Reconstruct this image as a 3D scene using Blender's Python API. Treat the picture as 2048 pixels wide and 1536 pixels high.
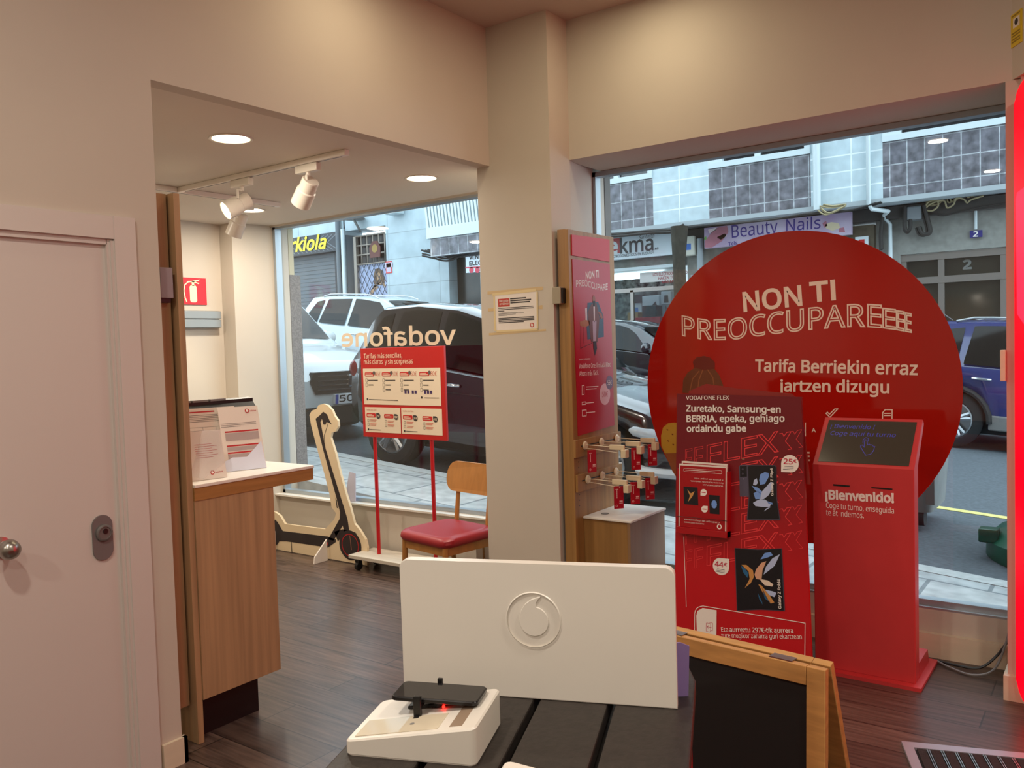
import bpy, bmesh, math, random
from mathutils import Matrix, Vector
random.seed(7)
SC = bpy.context.scene
for _o in list(bpy.data.objects): bpy.data.objects.remove(_o)
COL = SC.collection
PI = math.pi
# ------------------------------------------------------------------ camera
FPX = 1700.0
CAM_R = Vector((0.8109, 0.5845, -0.0296)); CAM_D = Vector((0.0018, -0.0531, -0.9986)); CAM_F = Vector((-0.5852, 0.8097, -0.0441))
CAM_F.normalize(); CAM_R = (CAM_R - CAM_F * CAM_R.dot(CAM_F)).normalized(); CAM_D = CAM_F.cross(CAM_R)
CAM_P = Vector((0, 0, 1.55))
cd = bpy.data.cameras.new('camera'); cam = bpy.data.objects.new('camera', cd); COL.objects.link(cam)
cam.matrix_world = Matrix(((CAM_R.x, -CAM_D.x, -CAM_F.x, 0), (CAM_R.y, -CAM_D.y, -CAM_F.y, 0), (CAM_R.z, -CAM_D.z, -CAM_F.z, 1.55), (0, 0, 0, 1)))
cd.sensor_width = 36; cd.sensor_fit = 'HORIZONTAL'; cd.lens = FPX / 2048 * 36; cd.clip_start = .02; cd.clip_end = 200
SC.camera = cam
# ------------------------------------------------------------------ view, sky
SC.view_settings.view_transform = 'Standard'; SC.view_settings.look = 'None'
SC.view_settings.exposure = 0.3; SC.view_settings.gamma = 1.0; SC.view_settings.use_curve_mapping = False
wd = bpy.data.worlds.new('overcast_sky'); SC.world = wd; wd.use_nodes = True
_bg = wd.node_tree.nodes['Background']; _bg.inputs[0].default_value = (0.70, 0.89, 1.0, 1); _bg.inputs[1].default_value = 2.8
LAMP_W = 25.0        # watts of one ceiling downlight in the shop
ALC_W = 12.0          # watts of one alcove downlight
# ------------------------------------------------------------------ helpers
def lin(c):
    return tuple((x / 12.92 if x <= .04045 else ((x + .055) / 1.055) ** 2.4) for x in (v / 255 for v in c))
MATS = {}
def mat(name, rgb=(200, 200, 200), rough=.5, metal=0, spec=.5, coat=0, emit=None, es=0, noise=0, nscale=(8, 8, 8), rgb2=None, bump=0, alpha=1):
    if name in MATS: return MATS[name]
    m = bpy.data.materials.new(name); m.use_nodes = True; MATS[name] = m
    nt = m.node_tree; b = nt.nodes['Principled BSDF']
    b.inputs['Base Color'].default_value = (*lin(rgb), 1); b.inputs['Roughness'].default_value = rough; b.inputs['Metallic'].default_value = metal
    b.inputs['Specular IOR Level'].default_value = spec; b.inputs['Coat Weight'].default_value = coat; b.inputs['Coat Roughness'].default_value = .03
    if alpha < 1: b.inputs['Alpha'].default_value = alpha
    if emit: b.inputs['Emission Color'].default_value = (*lin(emit), 1); b.inputs['Emission Strength'].default_value = es
    if noise or bump:
        tc = nt.nodes.new('ShaderNodeTexCoord'); mp = nt.nodes.new('ShaderNodeMapping'); nz = nt.nodes.new('ShaderNodeTexNoise')
        mp.inputs['Scale'].default_value = nscale; nz.inputs['Scale'].default_value = 1; nz.inputs['Detail'].default_value = 5
        nt.links.new(tc.outputs['Object'], mp.inputs[0]); nt.links.new(mp.outputs[0], nz.inputs['Vector'])
        if noise:
            r = nt.nodes.new('ShaderNodeValToRGB'); d = lin(rgb2) if rgb2 else tuple(v * (1 - noise) for v in lin(rgb))
            r.color_ramp.elements[0].position = .32; r.color_ramp.elements[1].position = .68
            r.color_ramp.elements[0].color = (*d, 1); r.color_ramp.elements[1].color = (*lin(rgb), 1)
            nt.links.new(nz.outputs[0], r.inputs[0]); nt.links.new(r.outputs[0], b.inputs['Base Color'])
        if bump:
            bp = nt.nodes.new('ShaderNodeBump'); bp.inputs['Strength'].default_value = bump; bp.inputs['Distance'].default_value = .01
            nt.links.new(nz.outputs[0], bp.inputs['Height']); nt.links.new(bp.outputs[0], b.inputs['Normal'])
    return m
def brickmat(name, c1, c2, mortar, bw, bh, ms, rough=.4, axes='XZ', offset=0.0, noise=.3, nscale=14, coat=0, bump=.0, grain=None):
    """tiles or planks laid in a plane: axes picks the two object coordinates used"""
    m = bpy.data.materials.new(name); m.use_nodes = True; MATS[name] = m
    nt = m.node_tree; b = nt.nodes['Principled BSDF']; b.inputs['Roughness'].default_value = rough; b.inputs['Coat Weight'].default_value = coat
    tc = nt.nodes.new('ShaderNodeTexCoord'); sx = nt.nodes.new('ShaderNodeSeparateXYZ'); cx = nt.nodes.new('ShaderNodeCombineXYZ')
    nt.links.new(tc.outputs['Object'], sx.inputs[0])
    nt.links.new(sx.outputs['XYZ'.index(axes[0])], cx.inputs[0]); nt.links.new(sx.outputs['XYZ'.index(axes[1])], cx.inputs[1])
    br = nt.nodes.new('ShaderNodeTexBrick'); br.offset = offset; br.squash = 1
    br.inputs['Color1'].default_value = (*lin(c1), 1); br.inputs['Color2'].default_value = (*lin(c2), 1); br.inputs['Mortar'].default_value = (*lin(mortar), 1)
    br.inputs['Scale'].default_value = 1; br.inputs['Mortar Size'].default_value = ms; br.inputs['Brick Width'].default_value = bw; br.inputs['Row Height'].default_value = bh
    nt.links.new(cx.outputs[0], br.inputs['Vector'])
    nz = nt.nodes.new('ShaderNodeTexNoise'); mp = nt.nodes.new('ShaderNodeMapping'); nz.inputs['Scale'].default_value = 1; nz.inputs['Detail'].default_value = 6
    mp.inputs['Scale'].default_value = grain or (nscale, nscale, nscale); nt.links.new(tc.outputs['Object'], mp.inputs[0]); nt.links.new(mp.outputs[0], nz.inputs['Vector'])
    r = nt.nodes.new('ShaderNodeMapRange'); r.inputs['From Min'].default_value = .3; r.inputs['From Max'].default_value = .7; r.inputs['To Min'].default_value = 1 - noise; r.inputs['To Max'].default_value = 1 + noise
    nt.links.new(nz.outputs[0], r.inputs['Value'])
    mx = nt.nodes.new('ShaderNodeVectorMath'); mx.operation = 'SCALE'
    nt.links.new(br.outputs['Color'], mx.inputs[0]); nt.links.new(r.outputs[0], mx.inputs['Scale']); nt.links.new(mx.outputs[0], b.inputs['Base Color'])
    if bump:
        bp = nt.nodes.new('ShaderNodeBump'); bp.inputs['Strength'].default_value = bump; bp.inputs['Distance'].default_value = .004
        nt.links.new(nz.outputs[0], bp.inputs['Height']); nt.links.new(bp.outputs[0], b.inputs['Normal'])
    return m
def glassmat(name, tint=(255, 255, 255), ior=1.45):
    m = bpy.data.materials.new(name); m.use_nodes = True; MATS[name] = m
    nt = m.node_tree; nt.nodes.remove(nt.nodes['Principled BSDF']); out = nt.nodes['Material Output']
    t = nt.nodes.new('ShaderNodeBsdfTransparent'); g = nt.nodes.new('ShaderNodeBsdfGlossy'); f = nt.nodes.new('ShaderNodeFresnel'); x = nt.nodes.new('ShaderNodeMixShader')
    t.inputs[0].default_value = (*lin(tint), 1); g.inputs['Roughness'].default_value = 0.0; f.inputs[0].default_value = ior
    ge = nt.nodes.new('ShaderNodeNewGeometry'); mr = nt.nodes.new('ShaderNodeMapRange'); mr.inputs['To Min'].default_value = ior; mr.inputs['To Max'].default_value = 1 / ior
    nt.links.new(ge.outputs['Backfacing'], mr.inputs['Value']); nt.links.new(mr.outputs[0], f.inputs[0])      # same reflectance from both sides of the pane
    nt.links.new(f.outputs[0], x.inputs[0]); nt.links.new(t.outputs[0], x.inputs[1]); nt.links.new(g.outputs[0], x.inputs[2]); nt.links.new(x.outputs[0], out.inputs[0])
    return m
class Fr:
    """a flat panel's own frame: origin O, right U, up V"""
    def __init__(s, O, U=(1, 0, 0), V=(0, 0, 1)):
        s.O = Vector(O); s.U = Vector(U).normalized(); s.V = Vector(V).normalized(); s.N = s.U.cross(s.V).normalized()
    def p(s, u, v, n=0): return s.O + s.U * u + s.V * v + s.N * n
    def at(s, px, py):
        d = CAM_R * ((px - 1024) / FPX) + CAM_D * ((py - 768) / FPX) + CAM_F
        t = (s.O - CAM_P).dot(s.N) / d.dot(s.N); q = CAM_P + d * t - s.O
        return (q.dot(s.U), q.dot(s.V))
class MB:
    def __init__(s): s.bm = bmesh.new(); s.M = None
    def _v(s, co): return s.bm.verts.new(s.M @ Vector(co) if s.M else Vector(co))
    def face(s, pts, m=0, smooth=False):
        f = s.bm.faces.new([s._v(p) for p in pts]); f.material_index = m; f.smooth = smooth; return f
    def grid(s, rings, m=0, close=True, caps=True, smooth=True):
        vs = [[s._v(p) for p in r] for r in rings]; n = len(vs[0])
        for a, b in zip(vs, vs[1:]):
            for i in range(n if close else n - 1):
                j = (i + 1) % n
                f = s.bm.faces.new((a[i], a[j], b[j], b[i])); f.material_index = m; f.smooth = smooth
        if caps and close:
            for r in (vs[0][::-1], vs[-1]):
                try: f = s.bm.faces.new(r); f.material_index = m
                except Exception: pass
        return vs
    def box(s, x0, x1, y0, y1, z0, z1, m=0, bev=0, fr=None, seg=2):
        if x0 > x1: x0, x1 = x1, x0
        if y0 > y1: y0, y1 = y1, y0
        if z0 > z1: z0, z1 = z1, z0
        c = [(x, y, z) for x in (x0, x1) for y in (y0, y1) for z in (z0, z1)]
        if fr: c = [fr.p(*q) for q in c]
        vs = [s._v(q) for q in c]
        fs = []
        for q in ((0, 1, 3, 2), (4, 6, 7, 5), (0, 4, 5, 1), (2, 3, 7, 6), (0, 2, 6, 4), (1, 5, 7, 3)):
            f = s.bm.faces.new([vs[i] for i in q]); f.material_index = m; fs.append(f)
        if bev:
            es = list({e for f in fs for e in f.edges})
            r = bmesh.ops.bevel(s.bm, geom=es, offset=bev, segments=seg, affect='EDGES', profile=.5)
            for f in r['faces']: f.material_index = m; f.smooth = True
        return s
    def prism(s, pts, fr, n0, n1, m=0, bev=0, smooth=False):
        a = [s._v(fr.p(u, v, n0)) for u, v in pts]; b = [s._v(fr.p(u, v, n1)) for u, v in pts]; k = len(pts)
        fs = [s.bm.faces.new(a[::-1]), s.bm.faces.new(b)]
        for i in range(k):
            f = s.bm.faces.new((a[i], a[(i + 1) % k], b[(i + 1) % k], b[i])); f.smooth = smooth; fs.append(f)
        for f in fs: f.material_index = m
        if bev:
            es = [e for e in fs[1].edges] + [e for e in fs[0].edges]
            r = bmesh.ops.bevel(s.bm, geom=es, offset=bev, segments=2, affect='EDGES', profile=.5)
            for f in r['faces']: f.material_index = m
        return s
    def poly(s, pts, fr, n=0, m=0):
        f = s.face([fr.p(u, v, n) for u, v in pts], m); return s
    def tube(s, pts, r, n=8, m=0, caps=True):
        pts = [Vector(p) for p in pts]; rings = []; up = None
        for i, p in enumerate(pts):
            d = (pts[min(i + 1, len(pts) - 1)] - pts[max(i - 1, 0)]).normalized()
            if up is None: up = Vector((0, 0, 1)) if abs(d.z) < .9 else Vector((1, 0, 0))
            a = d.cross(up)
            if a.length < 1e-4: a = d.cross(Vector((0, 1, 0)))
            a.normalize(); b = a.cross(d).normalized(); up = b
            rr = r[i] if isinstance(r, (list, tuple)) else r
            rings.append([p + a * (rr * math.cos(2 * PI * k / n)) + b * (rr * math.sin(2 * PI * k / n)) for k in range(n)])
        s.grid(rings, m, True, caps); return s
    def lathe(s, prof, O, A, n=24, m=0, caps=True):
        """prof: (radius, height along axis A)"""
        A = Vector(A).normalized(); O = Vector(O); t = Vector((0, 0, 1)) if abs(A.z) < .9 else Vector((1, 0, 0))
        a = A.cross(t).normalized(); b = A.cross(a)
        s.grid([[O + A * h + a * (max(r, 1e-4) * math.cos(2 * PI * k / n)) + b * (max(r, 1e-4) * math.sin(2 * PI * k / n)) for k in range(n)] for r, h in prof], m, True, caps); return s
    def ell(s, c, rx, ry, rz, m=0, n=16, k=10):
        s.grid([[(c[0] + rx * math.sin(PI * j / k) * math.cos(2 * PI * i / n), c[1] + ry * math.sin(PI * j / k) * math.sin(2 * PI * i / n), c[2] + rz * math.cos(PI * j / k)) for i in range(n)] for j in range(k + 1)][1:-1], m); return s
    def build(s, name, mats, parent=None, sharp=40):
        bmesh.ops.recalc_face_normals(s.bm, faces=[f for f in s.bm.faces])
        for e in s.bm.edges:
            if len(e.link_faces) == 2 and e.calc_face_angle(0) > math.radians(sharp): e.smooth = False
        me = bpy.data.meshes.new(name); s.bm.to_mesh(me); s.bm.free()
        for m in (mats if isinstance(mats, (list, tuple)) else [mats]): me.materials.append(m)
        o = bpy.data.objects.new(name, me); COL.objects.link(o)
        if parent:
            o.parent = parent
            if parent.type == 'EMPTY': o.matrix_parent_inverse = parent.matrix_basis.inverted()
        return o
def tag(o, label, cat, group=None):
    o['label'] = label; o['category'] = cat
    if group: o['group'] = group
    return o
def thing(name, label, cat, loc=(0, 0, 0), group=None):
    o = bpy.data.objects.new(name, None); COL.objects.link(o); o.location = loc; o.empty_display_size = .05
    return tag(o, label, cat, group)
def struct(name, mb, m, parent=None):
    o = mb.build(name, m, parent)
    if not parent: o['kind'] = 'structure'
    return o
def B(name, parent, m, *boxes, bev=0):
    mb = MB()
    for b in boxes: mb.box(*b, bev=bev)
    return mb.build(name, m, parent)
def dup(root, loc, label=None, rotz=None):
    r = root.copy(); COL.objects.link(r); r.location = loc
    if rotz is not None: r.rotation_euler = (0, 0, rotz)
    if label: r['label'] = label
    for ch in list(root.children):
        c = ch.copy(); COL.objects.link(c); mi = ch.matrix_parent_inverse.copy(); c.parent = r; c.matrix_parent_inverse = mi
        for g in list(ch.children):
            d = g.copy(); COL.objects.link(d); d.parent = c
    return r
# ---- lettering
_TX = {}
try: FONT = bpy.data.fonts.load(bpy.utils.system_resource('DATAFILES', path='fonts') + '/NotoSansHebrew-Regular.woff2')
except Exception: FONT = None
def plain_i(vs, ps):
    """take the slab serifs off a capital I"""
    root = list(range(len(vs)))
    def find(i):
        while root[i] != i: i = root[i]
        return i
    for p in ps:
        for i in p[1:]: root[find(i)] = find(p[0])
    comp = {}
    for i in range(len(vs)): comp.setdefault(find(i), []).append(i)
    vs = list(vs)
    for c in comp.values():
        xs = sorted({round(vs[i][0], 3) for i in c}); ys = sorted({round(vs[i][1], 3) for i in c})
        if len(c) == 12 and len(xs) == 4 and len(ys) == 6 and abs(ys[0]) < .01 and abs((xs[1] - xs[0]) - (xs[3] - xs[2])) < .004:
            for i in c: vs[i] = (min(max(vs[i][0], xs[1]), xs[2]), vs[i][1])
    return vs
def textmesh(s, bold=0, shear=0):
    k = (s, bold, shear)
    if k not in _TX:
        c = bpy.data.curves.new('t', 'FONT'); c.body = s; c.size = 1
        if FONT: c.font = FONT
        c.offset = bold; c.resolution_u = 3; c.shear = shear
        o = bpy.data.objects.new('t', c); COL.objects.link(o)
        dg = bpy.context.evaluated_depsgraph_get(); me = o.evaluated_get(dg).to_mesh()
        _TX[k] = ([(v.co.x, v.co.y) for v in me.vertices], [tuple(p.vertices) for p in me.polygons])
        _TX[k] = (plain_i(*_TX[k]), _TX[k][1])
        o.evaluated_get(dg).to_mesh_clear(); bpy.data.objects.remove(o); bpy.data.curves.remove(c)
    return _TX[k]
CAPH = max(v[1] for v in textmesh('H')[0])
def letters(mb, fr, s, P0, P1=None, h=None, bold=0, n=.0012, m=0, outline=0, warp=None, shear=0, up=None, mirror=False):
    """text on panel fr from baseline start P0 to baseline end P1, capital height h"""
    vs, ps = textmesh(s, 0, shear)
    if not vs: return
    x0 = min(v[0] for v in vs); x1 = max(v[0] for v in vs); w = x1 - x0
    if h is None: h = math.dist(P0, P1) / w * CAPH
    if P1 is None: P1 = (P0[0] + w * h / CAPH, P0[1])
    ux, uy = P1[0] - P0[0], P1[1] - P0[1]; L = math.hypot(ux, uy); ux /= L; uy /= L
    vx, vy = up or (-uy, ux); sx = L / w; sy = h / CAPH
    def q(v):
        a = (v[0] - x0) * sx; b = v[1] * sy
        if mirror: a = L - a
        if warp: a, b = warp(a, b, L)
        return (P0[0] + ux * a + vx * b, P0[1] + uy * a + vy * b)
    pts = [q(v) for v in vs]
    if not outline:
        if bold: strokes(mb, fr, vs, ps, pts, bold * 2 * sx * .8, n + .0003, m, False)
        V = [mb._v(fr.p(x, y, n)) for x, y in pts]
        for p in ps:
            try: f = mb.bm.faces.new([V[i] for i in p]); f.material_index = m
            except Exception: pass
    else: strokes(mb, fr, vs, ps, pts, outline, n, m)
def strokes(mb, fr, vs, ps, pts, wd, n, m, centred=True):
    """stroke the contours of a filled text; centred on them, or only outwards to embolden"""
    key = {}; rep = []
    for i, v in enumerate(vs): rep.append(key.setdefault((round(v[0], 4), round(v[1], 4)), i))
    de = set(); area = 0
    for p in ps:
        p = [rep[i] for i in p]
        for i in range(len(p)):
            a, b = p[i], p[(i + 1) % len(p)]; area += pts[a][0] * pts[b][1] - pts[b][0] * pts[a][1]
            if a != b: de.add((a, b))
    nxt = {a: b for a, b in de if (b, a) not in de}
    seen = set()
    for st in list(nxt):
        if st in seen: continue
        loop = []; cur = st
        while cur in nxt and cur not in seen: seen.add(cur); loop.append(cur); cur = nxt[cur]
        if len(loop) > 2: band(mb, fr, [pts[i] for i in loop], wd, n, m, centred, 1 if area > 0 else -1)
def band(mb, fr, P, wd, n, m, centred=True, sg=1):
    Q = [P[0]]
    for p in P[1:]:
        if math.dist(p, Q[-1]) > 1e-5: Q.append(p)
    if len(Q) < 3: return
    N = len(Q); A = []; Bq = []
    for i in range(N):
        p0, p1, p2 = Q[i - 1], Q[i], Q[(i + 1) % N]
        d0 = Vector((p1[0] - p0[0], p1[1] - p0[1])); d1 = Vector((p2[0] - p1[0], p2[1] - p1[1]))
        if d0.length < 1e-9 or d1.length < 1e-9: d0 = d1 = d0 + d1
        d0.normalize(); d1.normalize(); t = d0 + d1
        if t.length < 1e-3: t = d1
        t.normalize(); nn = Vector((-t.y, t.x)); k = 1 / max(nn.dot(Vector((-d1.y, d1.x))), .5); o = nn * (k * wd / 2 * sg)
        i_ = o if centred else Vector((0, 0))
        A.append(mb._v(fr.p(p1[0] + i_.x, p1[1] + i_.y, n))); Bq.append(mb._v(fr.p(p1[0] - o.x, p1[1] - o.y, n)))
    for i in range(N):
        j = (i + 1) % N
        f = mb.bm.faces.new((A[i], A[j], Bq[j], Bq[i])); f.material_index = m
def line(mb, fr, a, b, w, n=.0012, m=0):
    dx, dy = b[0] - a[0], b[1] - a[1]; L = math.hypot(dx, dy)
    if L < 1e-6: return
    dx *= w / 2 / L; dy *= w / 2 / L
    mb.poly([(a[0] - dx + dy, a[1] - dy - dx), (b[0] + dx + dy, b[1] + dy - dx), (b[0] + dx - dy, b[1] + dy + dx), (a[0] - dx - dy, a[1] - dy + dx)], fr, n, m)
def lines(mb, fr, pts, w, n=.0012, m=0, close=False):
    for i, (a, b) in enumerate(zip(pts, pts[1:] + ([pts[0]] if close else []))): line(mb, fr, a, b, w, n + (i % 4) * 8e-5, m)
def tpx(mb, fr, s, l, r, hpx, **k):
    """text whose baseline runs between two measured points of the panel"""
    P0 = fr.at(*l); P1 = fr.at(*r); T = fr.at(l[0], l[1] - hpx); k.setdefault('h', math.dist(P0, T))
    letters(mb, fr, s, P0, P1, **k)
def ppx(mb, fr, pts, n=.001, m=0): mb.poly([fr.at(*p) for p in pts], fr, n, m)
def lpx(mb, fr, pts, w, n=.0012, m=0, close=False): lines(mb, fr, [fr.at(*p) for p in pts], w, n, m, close)
def circ(c, r, n=28, a0=0, a1=2 * PI, ry=None): return [(c[0] + r * math.cos(a0 + (a1 - a0) * i / n), c[1] + (ry or r) * math.sin(a0 + (a1 - a0) * i / n)) for i in range(n + (0 if abs(a1 - a0 - 2 * PI) < 1e-6 else 1))]
def rrect(x0, x1, y0, y1, r, n=5):
    o = []
    for cx, cy, a in ((x1 - r, y1 - r, 0), (x0 + r, y1 - r, PI / 2), (x0 + r, y0 + r, PI), (x1 - r, y0 + r, 1.5 * PI)):
        o += [(cx + r * math.cos(a + PI / 2 * i / n), cy + r * math.sin(a + PI / 2 * i / n)) for i in range(n + 1)]
    return o
def drop(c, r, corner, n=24):
    """price bubble: a disc with one square corner"""
    o = []
    for i in range(n):
        a = 2 * PI * i / n; x, y = math.cos(a), math.sin(a)
        if x * corner[0] > 0 and y * corner[1] > 0:
            if not o or o[-1] != (c[0] + corner[0] * r, c[1] + corner[1] * r): o.append((c[0] + corner[0] * r, c[1] + corner[1] * r))
        else: o.append((c[0] + r * x, c[1] + r * y))
    return o
def logo(mb, fr, c, r, n=.0012, mo=0, mi=1):
    """round speech-mark emblem: disc with a drop inside"""
    mb.poly(circ(c, r), fr, n, mo); mb.poly(quote(c, r), fr, n + .0004, mi)
def quote(c, r):
    o = [(.02 + .56 * math.cos(math.radians(d)), -.05 + .56 * math.sin(math.radians(d))) for d in range(80, -176, -12)]
    o += [(-.53, .12), (-.46, .36), (-.30, .60), (-.06, .78), (.29, .91), (.19, .80), (.12, .66)]
    return [(c[0] + x * r, c[1] + y * r) for x, y in o]
# ------------------------------------------------------------------ materials
WALL = mat('wall_paint', (204, 194, 180), .75, noise=.03, nscale=(3, 3, 3), spec=.25)
CEIL = mat('ceiling_paint', (196, 184, 172), .85, noise=.02, nscale=(2, 2, 2), spec=.2)
DOORP = mat('door_paint', (212, 203, 196), .45, noise=.02, nscale=(2, 2, 2))
SKIRT = mat('skirting_board', (222, 208, 182), .5, noise=.06, nscale=(4, 4, 30))
FLOORM = brickmat('dark_plank_floor', (74, 59, 52), (97, 79, 70), (42, 34, 31), 1.25, .185, .003, .3, 'XY', .37, .5, grain=(3.5, 55, 1))
WOOD = mat('oak_veneer', (168, 124, 70), .45, noise=.3, nscale=(34, 34, 1.3))
WOOD2 = mat('walnut_veneer', (186, 150, 110), .5, noise=.28, nscale=(38, 38, 1.2))
WOODH = mat('oak_edge', (176, 128, 72), .42, noise=.25, nscale=(4, 4, 60))
PINE = mat('pine_frame', (206, 152, 88), .45, noise=.25, nscale=(5, 60, 60))
CHAIRW = mat('beech_chair', (178, 120, 58), .4, noise=.18, nscale=(30, 30, 2))
WHITE = mat('white_plastic', (236, 228, 218), .35)
WHITEM = mat('white_laminate', (238, 232, 222), .3)
PAPER = mat('white_paper', (232, 222, 212), .6)
PAPERC = mat('cream_paper', (230, 212, 186), .6)
BLACK = mat('black_plastic', (22, 21, 22), .35)
GREY = mat('grey_plastic', (128, 126, 124), .45)
MGREY = mat('mid_grey_ink', (120, 112, 108), .6)
INK = mat('dark_ink', (52, 46, 46), .6)
STEEL = mat('brushed_steel', (170, 166, 160), .3, metal=1)
ALU = mat('aluminium', (176, 184, 190), .4, metal=.7)
RED = mat('print_red', (188, 14, 22), .42)
REDD = mat('print_dark_red', (128, 10, 20), .4)
REDP = mat('red_lacquer', (190, 22, 30), .35)
REDK = mat('kiosk_red', (200, 58, 60), .42, noise=.08, nscale=(6, 6, 6))
WINK = mat('white_ink', (246, 240, 232), .5)
PINK = mat('outline_red_ink', (236, 62, 66), .5)
GLASS = glassmat('clear_glass'); SGLASS = glassmat('shop_glass', (225, 230, 232), 1.22)
# ================================================================== SETTING
fl = MB(); fl.box(-6.0, 2.6, -3.6, 4.45, -.08, 0); struct('floor', fl, FLOORM)
w = MB()
w.box(-3.02, -2.92, 1.645, 1.82, 0, 3.34); w.box(-3.02, -2.92, -3.5, .78, 0, 3.34); w.box(-3.02, -2.92, .78, 1.645, 1.965, 3.34)
w.box(-3.0, -2.92, 1.82, 3.885, 2.573, 3.34); struct('wall_left', w, WALL)
w = MB(); w.prism([(-3.01, 3.885), (-2.513, 3.885), (-2.513, 4.086), (-2.60, 4.5), (-2.60, 4.62), (-3.01, 4.62)], Fr((0, 0, 0), (1, 0, 0), (0, 1, 0)), 0, 3.34); struct('wall_column', w, WALL)
w = MB()
w.box(-2.535, 2.6, 4.086, 4.62, 2.577, 3.34); w.box(-2.6, -.34, 4.44, 4.62, -.1, .225); w.box(-.402, -.345, 4.078, 4.62, 0, 2.577)
struct('wall_front', w, WALL)
w = MB(); w.box(-.345, 2.6, 4.05, 4.62, 0, 2.58); w.prism([(-.378, 4.086), (.45, 2.75), (2.6, 2.75), (2.6, 4.1)], Fr((0, 0, 2.58), (1, 0, 0), (0, 1, 0)), 0, .76)
w.prism([(.1, 4.05), (.8, 2.9), (2.6, 2.9), (2.6, 4.05)], Fr((0, 0, 0), (1, 0, 0), (0, 1, 0)), 0, 2.58)
w.box(2.5, 2.6, -3.5, 2.9, 0, 3.34); struct('wall_right', w, WALL)
w = MB(); w.box(-6.0, 2.6, -3.6, -3.5, 0, 3.34); struct('wall_back', w, WALL)
w = MB()
w.box(-5.95, -5.78, .9, 4.129, 0, 2.573); w.box(-5.95, -3.02, .8, .9, 0, 2.573)
w.prism([(-5.625, 4.13), (-5.56, 4.5), (-5.56, 4.62), (-5.95, 4.62), (-5.95, 4.13)], Fr((0, 0, 0), (1, 0, 0), (0, 1, 0)), 0, 2.573)
w.box(-5.6, -3.01, 4.44, 4.62, -.1, .405); w.box(-5.95, -3.0, 4.45, 4.62, 2.56, 3.34)
struct('wall_alcove', w, WALL)
w = MB(); w.box(-3.0, 2.6, -3.6, 4.62, 3.34, 3.42); struct('ceiling', w, CEIL)
w = MB(); w.box(-5.95, -3.0, .8, 4.45, 2.573, 2.65); struct('ceiling_alcove', w, mat('alcove_ceiling_paint', (226, 218, 206), .85, noise=.02, nscale=(2, 2, 2), spec=.2))
# skirting boards
w = MB(); w.box(-2.92, -2.905, 1.735, 1.835, 0, .1); w.box(-2.93, -2.905, 1.82, 1.835, 0, .1); struct('baseboard_left', w, SKIRT)
w = MB(); w.box(-2.513, -.402, 4.41, 4.44, 0, .115); w.box(-.415, -.335, 4.045, 4.078, 0, .105); w.box(-.415, -.402, 4.078, 4.41, 0, .105); struct('baseboard_front', w, SKIRT)
w = MB(); w.box(-5.6, -3.01, 4.40, 4.53, .405, .418); struct('trim_1', w, WHITEM)
w = MB(); w.box(-2.59, -.402, 4.44, 4.53, .225, .235); struct('trim_2', w, ALU)
# windows
def window(name, x0, x1, z0, z1):
    f = MB(); t = .028
    f.box(x0, x1, 4.47, 4.53, z0, z0 + t); f.box(x0, x1, 4.47, 4.53, z1 - t, z1); f.box(x0, x0 + t, 4.47, 4.53, z0, z1); f.box(x1 - t, x1, 4.47, 4.53, z0, z1)
    o = struct(name, f, ALU)
    g = MB(); g.box(x0 + .015, x1 - .015, 4.496, 4.506, z0 + .015, z1 - .015); g.build('pane', GLASS, o); return o
window('window_1', -5.56, -3.0, .418, 2.571); window('window_2', -2.60, -.402, .235, 2.575)
# door
d = MB(); d.box(-2.965, -2.932, .80, 1.63, .008, 1.958)
door = struct('door_1', d, DOORP)
c = MB(); c.box(-2.92, -2.903, 1.642, 1.722, 0, 2.053); c.box(-2.92, -2.905, .70, 1.642, 1.972, 2.052); c.box(-2.955, -2.917, 1.618, 1.642, 0, 1.972); c.box(-2.955, -2.917, .78, 1.62, 1.952, 1.972)
c.box(-2.93, -2.910, 1.630, 1.648, 0, 1.965)
c.build('door_casing', DOORP, door)
k = MB(); k.lathe([(.001, 0), (.034, 0), (.034, .006), (.012, .012), (.012, .03), (.02, .038), (.03, .052), (.033, .066), (.029, .082), (.016, .092), (.001, .094)], (-2.932, 1.222, .954), (1, 0, 0), 28)
k.build('door_knob', STEEL, door)
k = MB(); k.prism([(v, u) for u, v in rrect(-.08, .08, -.036, .036, .0359, 8)], Fr((-2.932, 1.557, .919), (0, 1, 0), (0, 0, 1)), 0, .007)
lk = k.build('lock_plate', mat('lock_bronze', (112, 106, 106), .4), door)
k = MB(); k.lathe([(.001, .006), (.030, .006), (.030, .014), (.025, .018), (.022, .018), (.021, .015), (.001, .015)], (-2.932, 1.560, .936), (1, 0, 0), 28); k.build('lock_cylinder', mat('lock_grey', (104, 100, 98), .35), lk)
k = MB(); k.lathe([(.001, .016), (.009, .016), (.009, .0185), (.001, .0185)], (-2.932, 1.562, .942), (1, 0, 0), 16); k.build('keyhole', BLACK, lk)
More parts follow.
